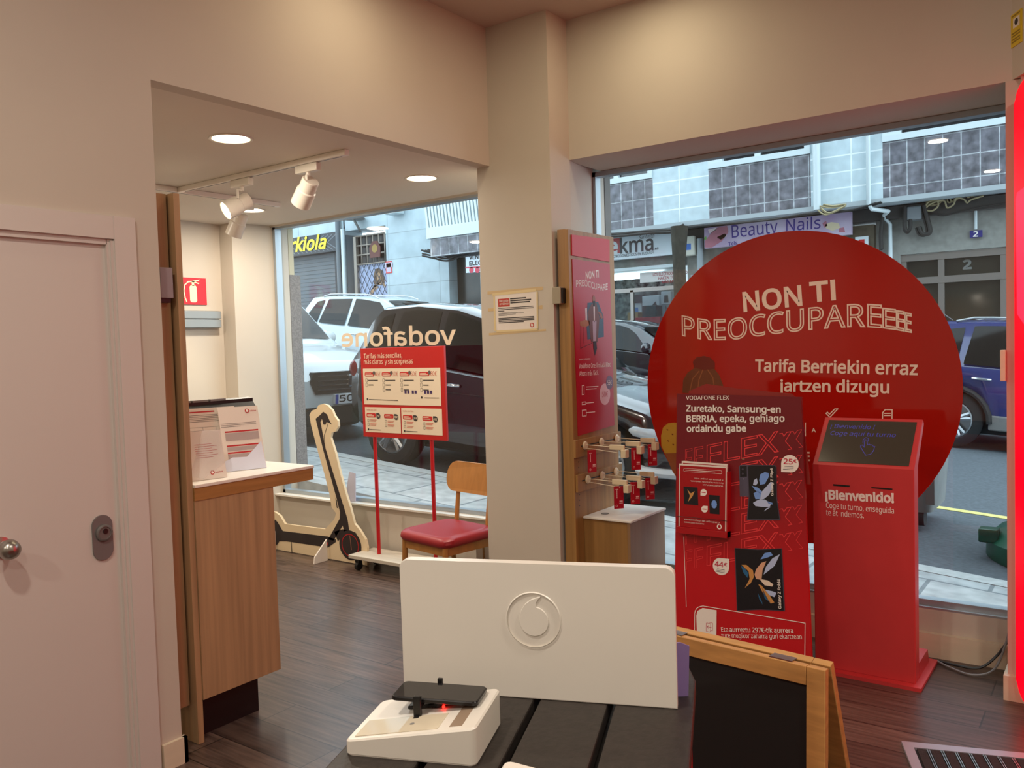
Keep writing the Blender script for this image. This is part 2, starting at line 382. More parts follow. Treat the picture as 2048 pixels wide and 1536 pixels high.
# ceiling downlights
LIT = mat('lamp_diffuser', (255, 240, 215), .5, emit=(255, 232, 196), es=6)
RIMM = mat('lamp_rim', (214, 206, 196), .4)
def downlight(x, y, z, watts, label, r=.088, tint=(1, .89, .74)):
    t = thing('downlight', label, 'ceiling light', (x, y, z), 'recessed ceiling downlights')
    a = MB(); a.lathe([(r, .002), (r * 1.0, -.004), (r * 1.14, -.006), (r * 1.17, 0)], (x, y, z), (0, 0, 1), 36, caps=False); a.build('rim', RIMM, t)
    a = MB(); a.lathe([(.001, -.007), (r * .6, -.006), (r * .9, -.003), (r, .0005)], (x, y, z), (0, 0, 1), 36, caps=False); a.build('diffuser', LIT, t)
    l = bpy.data.lights.new('lamp_light', 'AREA'); l.shape = 'DISK'; l.size = r * 1.8; l.energy = watts; l.color = tint
    lo = bpy.data.objects.new('lamp_light', l); COL.objects.link(lo); lo.parent = t; lo.location = (0, 0, -.012)
    return t
downlight(-3.437, 2.543, 2.573, ALC_W, 'large round downlight nearest in the low alcove ceiling, before the spotlight track')
downlight(-3.42, 3.87, 2.573, ALC_W, 'round downlight in the alcove ceiling beside the column')
downlight(-5.04, 3.87, 2.573, ALC_W * 1.2, 'half hidden round downlight behind the lit spotlight')
downlight(-5.05, 2.5, 2.573, ALC_W * 1.2, 'round alcove downlight hidden left behind the wall edge')
for x, y in ((-2.45, 2.72), (-1.9, 3.62), (-1.41, .21), (-1.2, -1.85), (.6, 1.6), (.7, -1.0)):
    downlight(x, y, 3.34, LAMP_W * (.15 if y > 2 else 1), 'round downlight in the high main ceiling above the frame', .09, (1, .86, .58) if y > 2 else (1, .90, .77))
# ================================================================== INTERIOR THINGS
# ---- left oak display stand with counter
t = thing('counter', 'tall wooden counter unit with white top standing behind the left wall edge', 'counter', (-3.1, 2.0, 0))
B('back_frame', t, WOOD2, (-3.42, -3.032, 1.872, 1.932, .155, 2.183), bev=.002)
B('back_board', t, WOOD2, (-3.44, -2.997, 1.9405, 1.967, 0, 2.184), bev=.001)
br = B('bracket', t, mat('bracket_grey', (150, 138, 142), .45), (-3.035, -2.985, 1.862, 1.915, 1.775, 1.892), bev=.002); br['label'] = 'grey bracket'
B('bracket_pin', br, BLACK, (-3.03, -2.998, 1.868, 1.91, 1.758, 1.775))
B('body', t, WOOD2, (-3.37, -2.991, 1.9675, 2.352, .172, .974), bev=.001)
B('plinth', t, BLACK, (-3.30, -3.06, 1.9675, 2.28, 0, .172))
B('edge_panel', t, WOODH, (-3.385, -2.988, 1.9675, 2.575, .974, 1.026), bev=.001)
B('worktop', t, WHITEM, (-3.39, -2.984, 1.9675, 2.578, 1.026, 1.039), bev=.002)
FX = lambda x: Fr((x, 0, 0), (0, 1, 0), (0, 0, 1))
# documents in acrylic stands on the counter
ACR = mat('clear_acrylic', (236, 240, 245), .08, alpha=.22)
SHINE = mat('glossy_sleeve', (225, 232, 250), .12)
def docstand(name, label, c, w, h, yaw, lean, parts):
    """leaning sheet: c = bottom centre, yaw = heading of its face about Z"""
    U = Vector((math.cos(yaw), math.sin(yaw), 0)); Nn = Vector((math.sin(yaw), -math.cos(yaw), 0)); V = (Vector((0, 0, 1)) * math.cos(lean) - Nn * math.sin(lean))
    fr = Fr(Vector(c) - U * w / 2, U, V); t = thing(name, label, 'document stand', c)
    m = MB(); m.box(0, w, 0, h, -.004, 0, fr=fr); m.build('sheet', PAPER, t)
    m = MB(); m.prism([(-h * math.sin(lean) - .02, 0), (-h * math.sin(lean) * .7, 0), (-.002, 0), (-.004, .004)], Fr(c, Nn, (0, 0, 1)), -w / 2, w / 2); m.build('acrylic_foot', ACR, t)
    parts(fr, w, h, t); return t
def dp1(fr, w, h, t):
    m = MB()
    for k in range(3): line(m, fr, (.03 * w, h * (.74 - .025 * k)), (.9 * w if k < 2 else .5 * w, h * (.74 - .025 * k)), .002, .001, 1)
    for y in (.60, .38, .27): m.poly([(.1 * w, h * y), (.93 * w, h * y), (.93 * w, h * (y + .022)), (.1 * w, h * (y + .022))], fr, .001, 0)
    for y0, y1 in ((.47, .59), (.31, .37), (.17, .26)): m.poly([(.1 * w, h * y0), (.93 * w, h * y0), (.93 * w, h * y1), (.1 * w, h * y1)], fr, .001, 2)
    logo(m, fr, (.72 * w, .925 * h), .010, .001, 0, 3); letters(m, fr, 'vodafone', (.78 * w, .91 * h), (.95 * w, .91 * h), h=.007, n=.001, m=0, bold=.02)
    m.build('printed_text', [RED, MGREY, mat('grey_block_ink', (176, 160, 158), .6), WINK], t)
    m = MB(); m.poly([(0, 0), (w, 0), (w * .96, h * .43), (w * .55, h * .2), (w * .2, h * .21), (0, .16 * h)], fr, .002); m.build('sleeve_pocket', SHINE, t)
docstand('document_stand', 'upright sheet with red bars in a clear stand, rightmost on the counter', (-3.150, 2.338, 1.04), .180, .290, math.radians(72), .31, dp1)
def dp2(fr, w, h, t):
    m = MB()
    m.poly([(.05 * w, .93 * h), (.6 * w, .93 * h), (.6 * w, .95 * h), (.05 * w, .95 * h)], fr, .001, 0)
    for k in range(5): line(m, fr, (.04 * w, h * (.89 - .025 * k)), (.94 * w, h * (.89 - .025 * k)), .002, .001, 1)
    for k in range(6): line(m, fr, (.04 * w, h * (.7 - .05 * k)), (.94 * w, h * (.7 - .05 * k)), .0012, .001, 1)
    for k in range(4): line(m, fr, (w * (.1 + .25 * k), .7 * h), (w * (.1 + .25 * k), .45 * h), .0012, .001, 1)
    m.build('printed_text', [RED, MGREY], t)
docstand('document_stand', 'cream table of tariffs standing behind the other sheets on the counter', (-3.232, 2.235, 1.04), .225, .285, math.radians(72), .2, dp2)
def dp3(fr, w, h, t):
    m = MB()
    for k in range(7): line(m, fr, (.25 * w, h * (.72 - .045 * k)), ((.83 if k % 2 else .7) * w, h * (.72 - .045 * k)), .0016, .001, 0)
    logo(m, fr, (.62 * w, .13 * h), .009, .001, 0, 1); letters(m, fr, 'vodafone', (.7 * w, .11 * h), (.9 * w, .12 * h), h=.006, n=.001, m=0, bold=.02)
    m.build('printed_text', [RED, WINK], t)
    m = MB(); m.poly([(w * .95, h * .97), (w * .5, h), (w * .3, h * .6), (0, .1 * h), (w * .35, .02 * h), (w * .98, .3 * h)], fr, .003); m.build('plastic_sleeve', mat('sleeve_film', (240, 240, 240), .1, alpha=.25), t)
docstand('document_stand', 'curled sheet in a shiny sleeve, lowest and nearest on the counter', (-3.062, 2.085, 1.04), .155, .205, math.radians(76), .26, dp3)
# black computer case behind the papers
t = thing('computer_case', 'black computer case with grille standing behind the papers on the counter', 'computer', (-3.30, 2.36, 1.04))
m = MB(); m.prism([(0, 0), (.045, 0), (.052, .27), (.035, .29), (.035, .305), (.0, .31), (-.015, .27)], Fr((-3.375, 2.10, 1.039), (1, 0, 0), (0, 0, 1)), -.43, 0); m.build('case', BLACK, t)
m = MB(); f = Fr((-3.3265, 2.10, 1.039), (0, 1, 0), (0, 0, 1)); letters(m, f, 'msi', (.13, .258), (.21, .258), h=.016, n=.001, bold=.03); m.build('emblem', GREY, t)
m = MB()
for k in range(3): m.box(-3.358, -3.338, 2.12 + k * .09, 2.2 + k * .09, 1.343, 1.352)
m.build('vent', GREY, t)
# fire extinguisher sign, wall rail box
FA = Fr((-5.775, 0, 0), (0, 1, 0), (0, 0, 1))
t = thing('fire_extinguisher_sign', 'red square sign with a fire extinguisher on the pale alcove wall', 'sign', (-5.775, 3.85, 2.04))
a = FA.at(374, 609); b = FA.at(411, 557); sx = b[0] - .235
m = MB(); m.box(sx, b[0], a[1], b[1], 0, .004, fr=FA); m.build('plate', mat('sign_red', (205, 16, 30), .4), t)
m = MB(); cx = b[0] - .115; cy = (a[1] + b[1]) / 2
m.poly(rrect(cx - .03, cx + .03, cy - .085, cy + .045, .018), FA, .005); m.poly([(cx - .01, cy + .04), (cx + .012, cy + .04), (cx + .01, cy + .065), (cx - .01, cy + .065)], FA, .005)
m.poly([(cx - .012, cy + .065), (cx + .05, cy + .08), (cx + .06, cy + .092), (cx - .01, cy + .078)], FA, .005); m.poly([(cx, cy + .07), (cx + .05, cy + .055), (cx + .055, cy + .062), (cx, cy + .08)], FA, .005)
hose = [(cx - .005, cy + .074), (cx - .04, cy + .07), (cx - .07, cy + .045), (cx - .08, cy), (cx - .072, cy - .05), (cx - .06, cy - .08)]
lines(m, FA, hose, .009, .005); m.build('pictogram', mat('sign_cream', (244, 238, 190), .5), t)
t = thing('shutter_control_box', 'long grey metal box fixed on the alcove wall under the red sign', 'wall box', (-5.75, 3.9, 1.83))
m = MB()
for z0, z1, d in ((1.832, 1.892, .055), (1.765, 1.826, .055), (1.76, 1.895, .03)): m.box(-5.779, -5.779 + d, 3.45, 4.075, z0, z1, bev=.004)
m.build('housing', mat('grey_metal', (150, 152, 150), .4, metal=.4), t)
# ---- lighting track and spotlights
t = thing('lighting_track', 'white ceiling track running right with two spotlights on it', 'light track', (-3.9, 3.06, 2.573)); B('rail', t, WHITE, (-4.69, -3.2, 3.045, 3.078, 2.542, 2.5725), bev=.003); B('slot', t, GREY, (-4.6, -3.24, 3.0585, 3.0645, 2.5405, 2.5425))
t = thing('lighting_track', 'white ceiling track turning back towards the street window', 'light track', (-4.67, 3.2, 2.573)); B('rail', t, WHITE, (-4.69, -4.655, 2.4, 3.044, 2.542, 2.5725), (-4.69, -4.655, 3.079, 3.82, 2.542, 2.5725), bev=.003); B('slot', t, GREY, (-4.675, -4.669, 2.45, 3.78, 2.5405, 2.5425))
SPOTM = mat('spot_white', (226, 218, 204), .35)
def spotlight(x, y, along, head, aim, label, lit):
    t = thing('track_spotlight', label, 'spotlight', (x, y, 2.54), 'white track spotlights')
    m = MB(); L = .085
    if along == 'x': m.box(x - L, x + L, y - .018, y + .018, 2.498, 2.541, bev=.006)
    else: m.box(x - .018, x + .018, y - L, y + L, 2.498, 2.541, bev=.006)
    m.build('adapter', SPOTM, t)
    h = Vector(head); d = Vector(aim).normalized(); back = h - d * .075
    m = MB(); m.tube([(x, y, 2.5), (x, y, 2.475)], .012, 10); m.tube([(x, y, 2.478), (h.x + .045, h.y - .03, 2.476), (h.x + .045, h.y - .03, h.z + .03)], .007, 8); m.build('arm', SPOTM, t)
    m = MB(); m.lathe([(.001, 0), (.042, 0), (.046, .004), (.046, .062), (.049, .065), (.052, .068), (.054, .155), (.05, .156), (.046, .15)] + ([] if lit else [(.045, .12), (.001, .115)]), back, d, 32, caps=False); hd = m.build('head', SPOTM, t)
    m = MB(); m.lathe([(.0468, .0635), (.0505, .0665)], back, d, 32, caps=False); m.build('trim_ring', GREY, hd)
    if lit:
        m = MB(); m.lathe([(.001, .151), (.048, .151)], back, d, 28, caps=False); m.build('lamp', mat('spot_lit', (255, 245, 210), .5, emit=(255, 238, 196), es=9), hd)
        l = bpy.data.lights.new('lamp_light', 'SPOT'); l.energy = 24; l.color = (1, .86, .58); l.spot_size = 1.5; l.spot_blend = .5; l.shadow_soft_size = .04
        o = bpy.data.objects.new('lamp_light', l); COL.objects.link(o); o.parent = t; o.location = back + d * .17 - Vector((x, y, 2.54)); o.rotation_euler = d.to_track_quat('-Z', 'Y').to_euler()
    return t
spotlight(-4.06, 3.062, 'x', (-4.10, 3.06, 2.40), (-.25, -.80, -.45), 'lit white spotlight on the ceiling track, glowing face towards the counter', True)
spotlight(-3.50, 3.062, 'x', (-3.52, 3.06, 2.40), (-.62, .10, -.62), 'white spotlight tilted down at the right end of the track', False)
spotlight(-4.672, 3.52, 'y', (-4.70, 3.50, 2.40), (-.42, -.12, -.8), 'white spotlight half hidden behind the lit one on the ceiling track', True)
# ---- scooter cutout
FS = Fr((0, 4.275, 0))
t = thing('scooter_cutout', 'cardboard cutout of a black electric scooter standing before the left window', 'display cutout', (-4.8, 4.27, 0))
def S(x, y): return FS.at(500 + x / 4.096, 780 + y / 4.096)
out = [(960, 1290), (945, 1225), (900, 1150), (855, 1095), (820, 960), (790, 870), (740, 690), (700, 520), (660, 390), (668, 348), (700, 340), (722, 300), (718, 250), (690, 210), (672, 165), (635, 125), (600, 113), (560, 125), (545, 155), (505, 170), (486, 205), (500, 290), (560, 520), (610, 690), (650, 850), (668, 960), (705, 1010), (690, 1060), (615, 1140), (285, 1098), (245, 1030), (205, 1000), (100, 990), (40, 1040), (30, 1300), (60, 1310), (215, 1330), (610, 1385), (720, 1408), (800, 1420), (960, 1440)]
o2 = [S(*p) for p in out]; o2 = [(x, max(y, .006)) for x, y in o2]
m = MB(); m.prism(o2, FS, -.02, 0); m.build('cardboard', mat('cardboard_cream', (226, 204, 168), .6), t)
m = MB()
def sp(pts, n=.001, k=0): m.poly([S(*p) for p in pts], FS, n, k)
sp([(538, 235), (575, 205), (590, 235), (578, 262), (620, 480), (752, 905), (715, 905), (600, 490)])
sp([(575, 205), (600, 178), (632, 200), (650, 245), (672, 285), (650, 270), (628, 262), (618, 285), (600, 282), (595, 250)])
sp([(712, 900), (752, 905), (770, 960), (800, 1060), (820, 1190), (780, 1200), (760, 1110), (685, 1235), (640, 1225), (735, 1055), (738, 1000)])
sp([(205, 1060), (225, 1080), (270, 1155), (640, 1200), (705, 1225), (705, 1245), (640, 1290), (300, 1240), (215, 1240), (150, 1235)])
sp([(690, 1160), (760, 1140), (860, 1165), (875, 1175), (800, 1170), (760, 1200), (720, 1240)])
c = S(822, 1272); rr = (S(912, 1272)[0] - S(732, 1272)[0]) / 2; ry = (S(822, 1150)[1] - S(822, 1394)[1]) / 2; c = (c[0], max(c[1], ry + .008))
m.poly(circ(c, rr, 28, ry=ry), FS, .0014, 0)
m.poly(circ((S(215, 1250)[0] - rr * .5, c[1]), rr, 28, ry=ry), FS, .0014, 0)
lines(m, FS, circ(c, rr * .74, 24, ry=ry * .74), .006, .002, 1, True); lines(m, FS, [(c[0], c[1] + .07), (c[0] + .012, c[1] - .03)], .006, .002, 2)
lines(m, FS, [S(640, 275), S(608, 375), S(612, 420)], .004, .0014, 0); lines(m, FS, [S(338, 1240), S(348, 1370)], .008, .0014, 0)
sp([(700, 880), (712, 905), (718, 960), (728, 970), (712, 965), (706, 915)], .0016); sp([(630, 1252), (645, 1245), (640, 1270), (628, 1275)], .002, 3)
m.build('printed_scooter', [mat('scooter_ink', (44, 34, 34), .5), RED, mat('brown_ink', (150, 96, 76), .5), RED], t)
m = MB(); q = S(660, 1300)
for X in (S(650, 1300)[0], S(230, 1300)[0]): m = MB(); m.prism([(0, .001), (.13, .001), (.12, .05), (.0, .16)], Fr((X, 4.25, 0), (0, -1, 0), (0, 0, 1)), -.006, .006); m.build('support_foot', PAPER, t)
m = MB(); f = Fr((-4.81, 4.44, .419), (1, 0, 0), (0, .18, 1)); m.prism([(0, 0), (.12, 0), (.09, .21), (.02, .22)], f, -.003, 0)
tag(m.build('paper_card', mat('lilac_card', (206, 202, 222), .55)), 'pale lilac card leaning on the left window beside the scooter cutout', 'card')
# ---- mirrored lettering on the left pane
FG = Fr((0, 4.4935, 0))
m = MB(); letters(m, FG, 'vodafone', FG.at(684, 693), FG.at(911, 688), h=.125, bold=.018, n=0, mirror=True)
P0 = FG.at(684, 693)
tag(m.build('window_lettering', mat('vinyl_beige', (214, 196, 170), .6)), 'large cream letters stuck on the left window, read backwards from inside', 'window sticker')
# ---- tariff board on a trolley
t = thing('tariff_sign', 'red tariff board on two red poles on a white wheeled base', 'sign stand', (-4.0, 4.26, 0))
B('base_board', t, mat('whitewashed_wood', (206, 196, 180), .5, noise=.12, nscale=(3, 40, 3)), (-4.465, -3.64, 4.136, 4.385, .085, .11), bev=.003)
for x in (-4.285, -3.755):
    m = MB(); m.tube([(x, 4.262, .11), (x, 4.262, 1.0)], .0135, 12); m.build('pole', REDP, t)
for x, y in ((-4.40, 4.17), (-4.40, 4.35), (-3.72, 4.17), (-3.72, 4.35)):
    m = MB(); m.lathe([(.001, -.014), (.026, -.014), (.032, -.009), (.032, .009), (.026, .014), (.001, .014)], (x, y, .033), (1, 0, 0), 18); m.box(x - .02, x + .02, y - .015, y + .015, .055, .0848); m.build('caster', BLACK, t)
FT = Fr((0, 4.240, 0)); m = MB()
TL, TR, BL, BR = FT.at(720, 697), FT.at(887, 694), FT.at(725, 871), FT.at(890, 884)
x0, x1, z0, z1 = TL[0], TR[0], (BL[1] + BR[1]) / 2, TL[1]
m.box(x0, x1, 4.242, 4.262, z0, z1, bev=.002); m.build('board', mat('tariff_red', (186, 22, 18), .4), t)
W, H = x1 - x0, z1 - z0
def T(x, y):      # position on the board from fractions of its drawing (x right, y down)
    return (x0 + W * x, z1 - H * y)
m = MB()
for a in ((.028, .228, .955, .632), (.035, .662, .475, .945), (.487, .662, .958, .945)): m.poly([T(a[0], a[3]), T(a[2], a[3]), T(a[2], a[1]), T(a[0], a[1])], FT, .0)
m.build('price_panel', PAPERC, t)
m = MB(); letters(m, FT, 'Tarifas más sencillas,', T(.045, .112), T(.52, .112), h=.032, bold=.012, n=0); letters(m, FT, 'más claras  y sin sorpresas', T(.045, .178), T(.645, .178), h=.032, bold=.012, n=0)
m.build('headline', mat('cream_ink', (240, 212, 186), .5), t)
m = MB()
def pill(x, y, w, h, k=0): m.poly(rrect(T(x, 0)[0], T(x + w, 0)[0], T(0, y + h)[1], T(0, y)[1], .008, 3), FT, .0012, k)
for i, (x, pr) in enumerate(((.05, '46€'), (.265, '50€'), (.485, '60€'), (.715, '80€'))):
    pill(x, .27, .115, .045); lines(m, FT, [T(x + .012, .285), T(x + .08, .285)], .003, .0018, 3); lines(m, FT, [T(x + .012, .301), T(x + .1, .301)], .005, .0018, 3)
    m.poly(circ(T(x + .118, .278), .013, 14), FT, .0016, 2); letters(m, FT, pr, T(x + .13, .312), T(x + .2, .312), h=.03, n=.0012, m=5)
    rows = (('p', 1), ('r', 1), ('t', 0), ('', 0))
    for j in range(2 if i == 0 else 3 if i < 3 else 3):
        y = .36 + .052 * j; q = T(x + .02, y)
        lines(m, FT, rrect(q[0] - .008, q[0] + .008, q[1] - .012, q[1] + .012, .003, 2), .002, .0012, 1, True); lines(m, FT, [T(x + .045, y), T(x + (.16 if j == 0 else .1), y)], .006, .0012, 1)
    if i > 1:
        for s in range(4 if i == 2 else 3): q = T(x + .05 + .033 * s + (.02 if i == 2 and s > 1 else 0), .505); m.poly([(q[0], q[1]), (q[0] + .019, q[1]), (q[0] + .019, q[1] + .022), (q[0], q[1] + .022)], FT, .0012, 4)
    if i == 3: m.poly(circ(T(.735, .545), .008, 12), FT, .0012, 1); lines(m, FT, [T(.77, .548), T(.93, .548)], .004, .0012, 1)
lines(m, FT, [T(.095, .575), T(.45, .583)], .004, .0012, 1); m.poly(circ(T(.073, .573), .008, 10), FT, .0012, 1)
for x, y, pr in ((.055, .73, '25€'), (.275, .735, '35€'), (.505, .74, '31€'), (.735, .745, '41€')):
    pill(x, y, .115, .047); lines(m, FT, [T(x + .012, y + .015), T(x + .07, y + .015)], .003, .0018, 3); lines(m, FT, [T(x + .012, y + .031), T(x + .09, y + .031)], .005, .0018, 3)
    c = T(x + .148, y + .03); m.poly(drop(c, .02, (-1, 1), 20), FT, .0014, 1); letters(m, FT, pr, (c[0] - .014, c[1] - .007), (c[0] + .014, c[1] - .007), h=.014, n=.0018, m=3, bold=.03)
    for j in range(2): lines(m, FT, [T(x + .045, y + .075 + .045 * j), T(x + .12, y + .075 + .045 * j)], .005, .0012, 5); lines(m, FT, [T(x + .045, y + .09 + .045 * j), T(x + .11, y + .09 + .045 * j)], .004, .0012, 5); q = T(x + .02, y + .082 + .045 * j); lines(m, FT, rrect(q[0] - .007, q[0] + .007, q[1] - .009, q[1] + .009, .003, 2), .002, .0012, 1, True)
letters(m, FT, 'Tarifas solo móvil', T(.055, .7), T(.18, .7), h=.011, n=.0012, m=5); letters(m, FT, 'Tarifas solo fibra', T(.505, .705), T(.63, .705), h=.011, n=.0012, m=5)
for x in (.073, .52): m.poly(circ(T(x, .915), .008, 10), FT, .0012, 1); lines(m, FT, [T(x + .02, .915), T(x + .15, .917)], .004, .0012, 1)
m.build('printed_prices', [mat('pill_red', (196, 30, 26), .5), INK, mat('badge_grey', (96, 84, 80), .5), PAPERC, mat('violet_ink', (62, 40, 92), .5), mat('pencil_red', (206, 120, 100), .6)], t)
# ---- chair
cx, cy = -3.335, 3.905; ax = Vector((.985, -.17, 0)); ay = Vector((.17, .985, 0))
CM = Matrix(((ax.x, ay.x, 0, cx), (ax.y, ay.y, 0, cy), (0, 0, 1, 0), (0, 0, 0, 1)))
t = thing('chair', 'wooden chair with a red padded seat half hidden behind the column', 'chair', (cx, cy, 0))
m = MB(); m.M = CM
rg = []
for z, s in ((.405, .90), (.415, .97), (.43, 1.0), (.45, .985), (.462, .93), (.468, .80)):
    rg.append([(x * s, y * s, z + (.0 if y > -.1 else -.012 * ((-y - .1) / .12))) for x, y in rrect(-.24, .24, -.215, .215, .07, 6)])
m.grid(rg); m.build('seat', mat('red_leatherette', (152, 30, 40), .38, spec=.5), t)
m = MB(); m.M = CM
m.box(-.2, .2, -.19, -.165, .35, .404); m.box(-.2, .2, .165, .19, .35, .404); m.box(-.2, -.175, -.165, .165, .35, .404); m.box(.175, .2, -.165, .165, .35, .404); m.build('seat_frame', CHAIRW, t)
for x in (-.19, .19):
    for y, b in ((-.18, -.02), (.18, .05)):
        m = MB(); m.M = CM; m.tube([(x, y, .40), (x * 1.05, y + b, 0)], [.019, .013], 12); m.build('leg', CHAIRW, t)
for a, b in (((-.195, -.19, .2), (-.195, .2, .2)), ((.195, -.19, .2), (.195, .2, .2)), ((-.19, -.185, .24), (.19, -.185, .24))):
    m = MB(); m.M = CM; m.tube([a, b], .0105, 8); m.build('stretcher', CHAIRW, t)
for x in (-.145, .145):
    m = MB(); m.M = CM; m.tube([(x, .19, .37), (x, .20, .5), (x, .235, .78)], [.016, .015, .012], 10); m.build('back_post', CHAIRW, t)
m = MB(); m.M = CM; nn = 14; rows = []
sh = rrect(-.25, .25, .645, .83, .085, 8)
f0 = [(u, .205 + .12 * u * u + (v - .645) * .22, v) for u, v in sh]; f1 = [(u, .187 + .12 * u * u + (v - .645) * .22, v) for u, v in sh]
m.grid([f0, f1], smooth=False); m.build('backrest', CHAIRW, t)
m = MB(); m.box(-3.36, -3.06, 4.2, 4.40, 0, .35, bev=.004)
t = m.build('crate', mat('white_crate_wood', (224, 216, 202), .55, noise=.15, nscale=(30, 30, 2))); tag(t, 'low white wooden box tucked behind the chair beside the column', 'box')
B('corner_batten', t, WOODH, (-3.30, -3.29, 4.194, 4.2, .01, .34))
# ---- notice on the column
FN = Fr((0, 3.8845, 0)); t = thing('notice', 'white paper notice taped on the front of the column', 'notice', (-2.8, 3.884, 1.8))
a = FN.at(989, 590); b = FN.at(1073, 583); c = FN.at(1075, 658); d = FN.at(993, 662)
m = MB(); m.prism([d, c, b, a], FN, 0, .0012); m.build('sheet', PAPER, t)
fn = Fr(FN.p(*d, .0012), FN.p(*c) - FN.p(*d), FN.p(*a) - FN.p(*d)); w = math.dist(d, c); h = math.dist(d, a)
m = MB(); m.poly([(.08 * w, .66 * h), (.37 * w, .66 * h), (.37 * w, .88 * h), (.08 * w, .88 * h)], fn, .0006, 0)
letters(m, fn, 'Recogida', (.12 * w, .79 * h), (.34 * w, .79 * h), bold=.02, h=.012, m=2); letters(m, fn, 'en tienda', (.12 * w, .71 * h), (.34 * w, .71 * h), bold=.02, h=.012, m=2)
for k, e in enumerate((.76, .88, .85)): lines(m, fn, [(.4 * w, (.86 - .055 * k) * h), (e * w, (.86 - .055 * k) * h)], .007, .0006, 1)
for y, e, q in ((.62, .93, .004), (.58, .93, .004), (.54, .22, .004), (.49, .55, .002), (.465, .7, .002), (.44, .5, .002), (.415, .3, .002), (.34, .93, .005), (.3, .93, .005), (.26, .93, .005), (.22, .68, .005)): lines(m, fn, [(.08 * w, y * h), (e * w, y * h)], q, .0006, 1)
logo(m, fn, (.88 * w, .115 * h), .013, .0006, 0, 2); m.build('printed_text', [mat('notice_red', (188, 58, 44), .6), INK, PAPER], t)
TAPE = mat('yellow_tape', (222, 200, 150), .5)
for i, (p, q, r, s) in enumerate((((985, 587), (1072, 577), (1072, 583), (985, 592)), ((987, 592), (990, 592), (993, 662), (989, 662)), ((1073, 583), (1076, 583), (1077, 658), (1074, 658)), ((993, 661), (1076, 657), (1076, 661), (993, 665)))):
    m = MB(); ppx(m, FN, (p, q, r, s), .002); m.build('tape', TAPE, t)
m = MB()
for p in (((975, 583), (1086, 573), (1086, 580), (975, 589)), ((976, 617), (988, 616), (988, 622), (976, 623)), ((1077, 611), (1085, 610), (1085, 618), (1077, 618)), ((978, 666), (1092, 658), (1092, 662), (978, 671))): ppx(m, FN, p, .0004)
m.build('tape_mark', mat('old_tape', (206, 178, 132), .6), t)
# ---- right oak display unit
t = thing('display_unit', 'tall oak display panel with a red poster fixed beside the column', 'display stand', (-2.45, 4.15, 0))
B('back_frame', t, WOOD, (-2.492, -2.4445, 3.905, 4.38, .02, 2.172), bev=.002)
B('back_board', t, WOOD, (-2.444, -2.420, 3.90, 4.40, 0, 2.168), bev=.001)
br = B('bracket', t, mat('bracket_beige', (162, 150, 128), .4), (-2.506, -2.455, 3.862, 3.904, 1.772, 1.862), bev=.002); B('bracket_pin', br, BLACK, (-2.454, -2.446, 3.87, 3.90, 1.775, 1.855))
FP = FX(-2.4195)
def PP(x, y): return FP.at(1100 + x / 2.793, 450 + y / 2.793)
m = MB(); m.prism([PP(119, 170), PP(328, 206), PP(328, 82), PP(117, 54)], FP, 0, .006); m.build('header_panel', mat('poster_red', (196, 38, 50), .45), t)
m = MB(); pq = [PP(155, 1178), PP(357, 1118), PP(330, 218), PP(121, 190)]; m.prism(pq, FP, 0, .004); po = m.build('poster', mat('poster_deep_red', (178, 20, 44), .4), t)
m = MB()
def ptx(s, l, r, h, **k): P0 = PP(*l); P1 = PP(*r); letters(m, FP, s, P0, P1, h=math.dist(P0, PP(l[0], l[1] - h)), n=.0046, up=(0, 1), **k)
ptx('NON TI', (196, 303), (268, 292), 40, bold=.03)
ptx('PREOCCUPARE', (142, 346), (318, 360), 34, outline=.0025, warp=lambda a, b, L: (a, b + .008 * math.sin(a / L * 2 * PI)))
ptx('Vodafone One Ilimitada', (158, 802), (306, 793), 26, bold=.012); ptx('Max.', (309, 793), (336, 791), 26, bold=.03); ptx('Ahora más fácil.', (160, 844), (267, 836), 26, bold=.012)
ptx('TARIFAS VODAFONE', (157, 757), (222, 752), 9)
for y, a in ((905, 265), (918, 255), (995, 240), (1048, 247)): lines(m, FP, [PP(198, y), PP(a, y - 4)], .004, .0046)
for (ax_, ay_, bx_, by_) in ((175, 898, 187, 948), (175, 990, 195, 1004), (176, 1035, 199, 1068)): lines(m, FP, [PP(ax_, ay_), PP(bx_, ay_ - 2), PP(bx_, by_ - 2), PP(ax_, by_)], .004, .0046, 0, True)
m.build('poster_lettering', WINK, po); m = MB(); c = PP(303, 945); r = PP(303, 885)[1] - c[1]; m.poly(circ(c, r, 26), FP, .0046, 1); c2 = PP(328, 880); m.poly(circ(c2, r * .66, 22), FP, .005, 2)
letters(m, FP, '50€', (c[0] - r * .55, c[1] - r * .25), (c[0] + r * .55, c[1] - r * .25), h=r * .5, n=.0054, m=3); letters(m, FP, '55€', (c2[0] - r * .4, c2[1] - r * .2), (c2[0] + r * .4, c2[1] - r * .2), h=r * .4, n=.0056, m=0)
m.build('price_bubbles', [WINK, mat('bubble_pale', (226, 190, 196), .5), mat('bubble_grey', (120, 104, 132), .5), mat('hand_red', (190, 90, 104), .6)], po)
m = MB()
def pf(pts, k, n=.0046): m.poly([PP(*p) for p in pts], FP, n, k)
pf([(205, 435), (265, 430), (295, 510), (297, 625), (205, 640), (200, 560)], 0); pf([(192, 465), (202, 463), (204, 540), (194, 542)], 4, .0048)
pf([(228, 440), (255, 436), (272, 520), (266, 600), (262, 655), (226, 655), (214, 560), (205, 490)], 1, .005); pf([(237, 452), (246, 450), (246, 540), (240, 540)], 4, .0054)
pf([(233, 535), (255, 535), (252, 650), (237, 655)], 2, .0054); pf([(236, 650), (254, 648), (258, 690), (246, 732), (238, 690)], 5, .0054)
